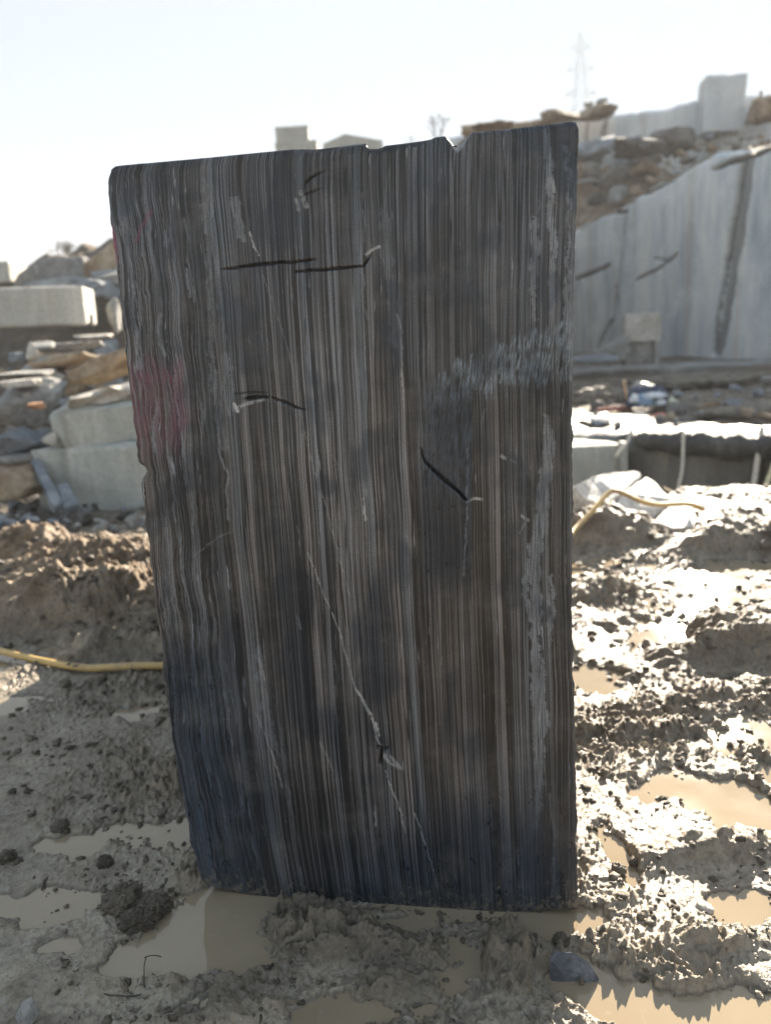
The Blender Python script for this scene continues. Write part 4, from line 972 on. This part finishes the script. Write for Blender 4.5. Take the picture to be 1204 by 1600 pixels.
# ------------------------------------------------------------------ foreground mud pieces
def ground_z(x, y): return float(terrain(np.array([x]), np.array([y]))[0])
def clod_mesh(seed, sub=5):
    bm = bmesh.new(); bmesh.ops.create_icosphere(bm, subdivisions=sub, radius=1)
    co = np.array([v.co[:] for v in bm.verts])
    rr = .82 + .42 * np.abs(fbm(co[:, 0] * 1.7 + seed, co[:, 1] * 1.7, co[:, 2] * 1.7, 3)) + .16 * fbm(co[:, 0] * 5, co[:, 1] * 5 + seed, co[:, 2] * 5, 3)
    co = co * rr[:, None]
    for v, c in zip(bm.verts, co): v.co = c
    me = bpy.data.meshes.new('clod'); bm.to_mesh(me); bm.free()
    return me
def clod(px, py, wpx, hpx, label, seed, sub=4, mat=M_CLOD, name='mud_clod', cat='mud clod'):
    q = G(px, py + hpx * .35, .0); k = math.hypot(q[1], 1.5) / FPX
    o = link(name, clod_mesh(seed, sub), mat, None, True)
    put(o, (q[0], q[1], hpx * k * .28), (0, 0, seed * 40), (wpx * k * .46, wpx * k * .40, hpx * k * .42))
    return tag(o, label, cat)
clod(195, 1402, 62, 46, 'largest mud clod standing in the left puddle', 1, 5); clod(240, 1412, 60, 36, 'mud clod joined to the largest one in the left puddle', 2, 5); clod(218, 1432, 60, 34, 'wet low mud clod in front of the largest one', 14, 5)
clod(96, 1290, 36, 22, 'brown mud clod at the rim of the upper left puddle', 3); clod(166, 1346, 28, 26, 'round mud clod left of the biggest clods', 4); clod(12, 1338, 30, 26, 'mud clod cut by the left picture edge', 5)
clod(122, 1240, 18, 12, 'small dark clod above the upper left puddle', 6); clod(30, 1345, 16, 14, 'small clod next to the one at the left edge', 7); clod(165, 1262, 16, 12, 'small dark clod on wet mud left of the block', 15)
clod(876, 1468, 26, 26, 'dark mud clod beside the bright puddle under the right corner', 8); clod(965, 1357, 26, 22, 'dark mud clod in the sunlit puddle right of the block', 9); clod(990, 1345, 18, 16, 'small clod right of the one in the sunlit puddle', 10)
clod(908, 1532, 10, 12, 'tiny dark clod under the blue grey flat stone', 16)
clod(1170, 1065, 60, 26, 'dark clod near the right edge halfway up', 11); clod(1178, 955, 40, 36, 'dark upright clod near the right edge below the trench', 12); clod(1140, 985, 70, 30, 'wide dark clod left of the upright one', 13)
clod(1098, 1418, 30, 20, 'pale angular stone half sunk in mud at lower right', 17, 3, M_RPALE, 'stone', 'stone')
clod(1110, 1452, 26, 22, 'pale crusted lump below the angular stone at lower right', 18, 4, M_RGREY)
clod(1240 - 110, 1464, 60, 24, 'brown wet lump at the lower right beside the pale one', 19, 5)
sl = [G(858, 1502, .05), G(868, 1487, .055), G(895, 1488, .06), G(918, 1502, .05), G(934, 1524, .01), G(925, 1532, .005), G(900, 1520, .02), G(872, 1516, .03)]
poly_slab('flat_stone', sl, 0, .03, make_rock('blue_grey_slate', (.06, .065, .075), (.11, .12, .14), (.16, .17, .19), .45, 5, .3), 'smooth blue grey flat stone in the puddle right of the block', 150, 'stone')
poly_slab('flat_stone', [G(22, 1588, .05), G(30, 1568, .055), G(50, 1556, .06), G(56, 1562, .05), G(36, 1594, .03)], 0, .02, M_RGREY, 'small flat tan stone at the lower left corner', 151, 'stone')
M_TWIG = plain('wet_black_twig', (.04, .034, .027), .5)
tube('twig', [G(229, 1495, .02), G(224, 1508, .025), G(227, 1522, .022), G(223, 1537, .02), G(230, 1553, .008)], .0014, M_TWIG, 'black wet twig standing up in the left puddle', 'twig')
tube('twig', [G(158, 1551, .015), G(172, 1557, .02), G(187, 1553, .022), G(203, 1560, .02), G(222, 1553, .008)], .0017, M_TWIG, 'black twig lying along the near rim of the left puddle', 'twig')
tube('twig', [G(226, 1496, .02), G(240, 1490, .03), G(252, 1495, .02)], .0013, M_TWIG, 'short bent black twig at the top of the upright one', 'twig')

# strewn crumbs of mud and grit (nobody could count them)
def crumbs():
    rs = np.random.RandomState(12)
    N = 10000
    d = .95 * (7.0 / .95) ** rs.rand(N); a = rs.uniform(-29, 29, N) * R(1)
    x, y = d * np.sin(a), d * np.cos(a)
    dens = smooth(-.35, .4, fbm(x * 3.2, y * 3.2, 40, 3)) + .12
    keep = rs.rand(N) < dens
    x, y = x[keep], y[keep]; z = terrain(x, y)
    k = z > -.012; x, y, z = x[k], y[k], z[k]; n = len(x)
    s = .0022 + .0085 * rs.rand(n) ** 3.0; s *= np.clip(np.hypot(x, y) / 1.9, .8, 2.6)
    bm = bmesh.new(); bmesh.ops.create_icosphere(bm, subdivisions=1, radius=1)
    bm.verts.ensure_lookup_table(); v0 = np.array([v.co[:] for v in bm.verts]); f0 = np.array([[v.index for v in f.verts] for f in bm.faces]); bm.free()
    nv = len(v0)
    V = v0[None] * (1 + .35 * rs.normal(size=(n, nv, 1))) * s[:, None, None] * rs.uniform(.6, 1.25, (n, 1, 3)) * [1.2, 1.2, .8]
    V += np.stack([x, y, np.maximum(z, 0) + s * .25], -1)[:, None]
    F = (f0[None] + (np.arange(n) * nv)[:, None, None]).reshape(-1, 3)
    V = V.reshape(-1, 3)
    me = bpy.data.meshes.new('mud_crumbs'); me.vertices.add(len(V)); me.vertices.foreach_set('co', V.ravel().astype(np.float32))
    me.loops.add(F.size); me.loops.foreach_set('vertex_index', F.ravel().astype(np.int32)); me.polygons.add(len(F))
    me.polygons.foreach_set('loop_start', (np.arange(len(F)) * 3).astype(np.int32)); me.polygons.foreach_set('loop_total', np.full(len(F), 3, np.int32))
    me.polygons.foreach_set('use_smooth', np.ones(len(F), bool)); me.update()
    o = link('mud_crumbs', me, M_CLOD); tag(o, 'small crumbs of mud and grit strewn over the wet ground', 'mud crumbs', kind='stuff')
crumbs()

# ------------------------------------------------------------------ plants on the skyline
def leafy(name, base, h, wdt, nb, nl, ls, mat_leaf, mat_stem, label, seed, cat='bush'):
    rs = random.Random(seed); root = empty(name, base); tag(root, label, cat)
    bm = bmesh.new(); tips = []
    def seg(a, b, r0, r1):
        d = (b - a).normalized(); t = d.orthogonal().normalized(); s = d.cross(t); ra, rb = [], []
        for i in range(5):
            an = i * 2 * math.pi / 5; o = t * math.cos(an) + s * math.sin(an); ra.append(bm.verts.new(a + o * r0)); rb.append(bm.verts.new(b + o * r1))
        for i in range(5): bm.faces.new((ra[i], ra[(i + 1) % 5], rb[(i + 1) % 5], rb[i]))
    def grow(p, d, l, r, lev):
        q = p + d * l; seg(p, q, r, r * .65); tips.append(q)
        if lev == 0: return
        for _ in range(rs.choice([2, 3])):
            nd = (d + Vector((rs.uniform(-.7, .7), rs.uniform(-.7, .7), rs.uniform(-.15, .5)))).normalized(); grow(q, nd, l * rs.uniform(.6, .85), r * .62, lev - 1)
    for i in range(nb):
        d = Vector((rs.uniform(-1, 1) * wdt / h, rs.uniform(-.5, .5), 1)).normalized(); grow(Vector((rs.uniform(-.1, .1) * wdt, 0, 0)), d, h * .3, h * .02, 3)
    me = bpy.data.meshes.new('branches'); bm.to_mesh(me); bm.free(); link('branches', me, mat_stem, root)
    if nl:
        vs, fs = [], []
        for i in range(nl):
            p = rs.choice(tips) + Vector([rs.gauss(0, .07) * h for _ in range(3)]); e = Euler([rs.uniform(0, 6.3) for _ in range(3)]).to_matrix(); n = len(vs)
            vs += [p + e @ Vector(c) * ls for c in ((-.5, 0, 0), (0, -.25, .05), (.5, 0, 0), (0, .25, .05))]; fs.append((n, n + 1, n + 2, n + 3))
        link('foliage', raw_mesh('foliage', vs, fs), mat_leaf, root)
M_LEAF = plain('green_leaves', (.085, .13, .035), .6, .3, .4, 3); M_DLEAF = plain('dusty_grey_leaves', (.14, .13, .10), .8, .2, .3, 3); M_STEM = plain('dry_stems', (.12, .09, .06), .8)
leafy('bush', P(96, 412, 30), .95, .9, 5, 420, .07, M_DLEAF, M_STEM, 'small dusty grey bush on the left skyline', 1)
leafy('bush', P(20, 432, 26), .55, 1.0, 6, 500, .07, M_LEAF, M_STEM, 'green bush at the left end of the skyline', 2)
leafy('bush', P(50, 432, 27), .45, .9, 6, 500, .07, M_LEAF, M_STEM, 'low green bush between the left wedge slab and the pale block', 3)
leafy('dry_twigs', P(683, 225, 19.5), .75, .6, 4, 0, .05, M_LEAF, M_STEM, 'bare dry twigs rising behind the top edge of the striped block', 4, 'dry plant')
leafy('dry_twigs', P(640, 228, 19.5), .28, .9, 4, 0, .05, M_LEAF, M_STEM, 'low bare twigs just left of the taller dry twigs', 5, 'dry plant')

# ------------------------------------------------------------------ transmission tower far away
def tower():
    base = P(906, 180, 75.); top = P(908, 52, 75.); base[2] = 0
    H = top[2]; root = empty('transmission_tower', base); tag(root, 'tall lattice power transmission tower fading into the haze', 'transmission tower')
    mt = plain('hazed_galvanised_steel', (.62, .63, .64), .5, .5, .1, 1)  # galvanised grey lightened further to put the haze into the colour
    def bar(bm, a, b, r):
        a, b = Vector(a), Vector(b); d = (b - a).normalized(); t = d.orthogonal().normalized(); s = d.cross(t)
        va = [bm.verts.new(a + t * x * r + s * y * r) for x, y in ((-1, -1), (1, -1), (1, 1), (-1, 1))]; vb = [bm.verts.new(b + t * x * r + s * y * r) for x, y in ((-1, -1), (1, -1), (1, 1), (-1, 1))]
        for i in range(4): bm.faces.new((va[i], va[(i + 1) % 4], vb[(i + 1) % 4], vb[i]))
    def hw(z): return np.interp(z, [0, H * .55, H * .82, H], [1.7, .95, .45, .08])
    cs = [(-1, -1), (1, -1), (1, 1), (-1, 1)]
    zs = list(np.linspace(0, H, 22))
    for c in cs:
        bm = bmesh.new()
        for a, b in zip(zs[:-1], zs[1:]): bar(bm, (c[0] * hw(a), c[1] * hw(a), a), (c[0] * hw(b), c[1] * hw(b), b), .016)
        me = bpy.data.meshes.new('leg'); bm.to_mesh(me); bm.free(); link('leg', me, mt, root)
    for i in range(4):
        bm = bmesh.new(); c0, c1 = cs[i], cs[(i + 1) % 4]
        for a, b in zip(zs[:-1], zs[1:]):
            for p, q in ((c0, c1), (c1, c0)): bar(bm, (p[0] * hw(a), p[1] * hw(a), a), (q[0] * hw(b), q[1] * hw(b), b), .009)
            bar(bm, (c0[0] * hw(b), c0[1] * hw(b), b), (c1[0] * hw(b), c1[1] * hw(b), b), .008)
        me = bpy.data.meshes.new('brace'); bm.to_mesh(me); bm.free(); link('brace', me, mt, root)
    for z, L in ((H * .80, 1.4), (H * .88, 1.2), (H * .95, .9)):
        bm = bmesh.new()
        for s in (-1, 1):
            for yy in (-1, 1): bar(bm, (s * hw(z), yy * hw(z), z), (s * L, 0, z + .1), .02); bar(bm, (s * hw(z), yy * hw(z), z + .5), (s * L, 0, z + .1), .016)
        me = bpy.data.meshes.new('crossarm'); bm.to_mesh(me); bm.free(); link('crossarm', me, mt, root)
tower()

# ------------------------------------------------------------------ haze
bm = bmesh.new(); bmesh.ops.create_cube(bm, size=1)
me = bpy.data.meshes.new('haze'); bm.to_mesh(me); bm.free()
hz_m = bpy.data.materials.new('haze'); hz_m.use_nodes = True; nt = hz_m.node_tree
nt.nodes.remove(nt.nodes['Principled BSDF']); pv = nt.nodes.new('ShaderNodeVolumePrincipled'); pv.inputs['Color'].default_value = (.95, .97, 1, 1)
pv.inputs['Density'].default_value = .0018; pv.inputs['Anisotropy'].default_value = 0
nt.links.new(pv.outputs[0], nt.nodes['Material Output'].inputs['Volume'])
o = link('haze', me, hz_m); o.location = (0, 100, 21); o.scale = (7000, 7000, 50); o['kind'] = 'stuff'
o.location = (0, 0, 12.5); o.scale = (6400, 6400, 31)
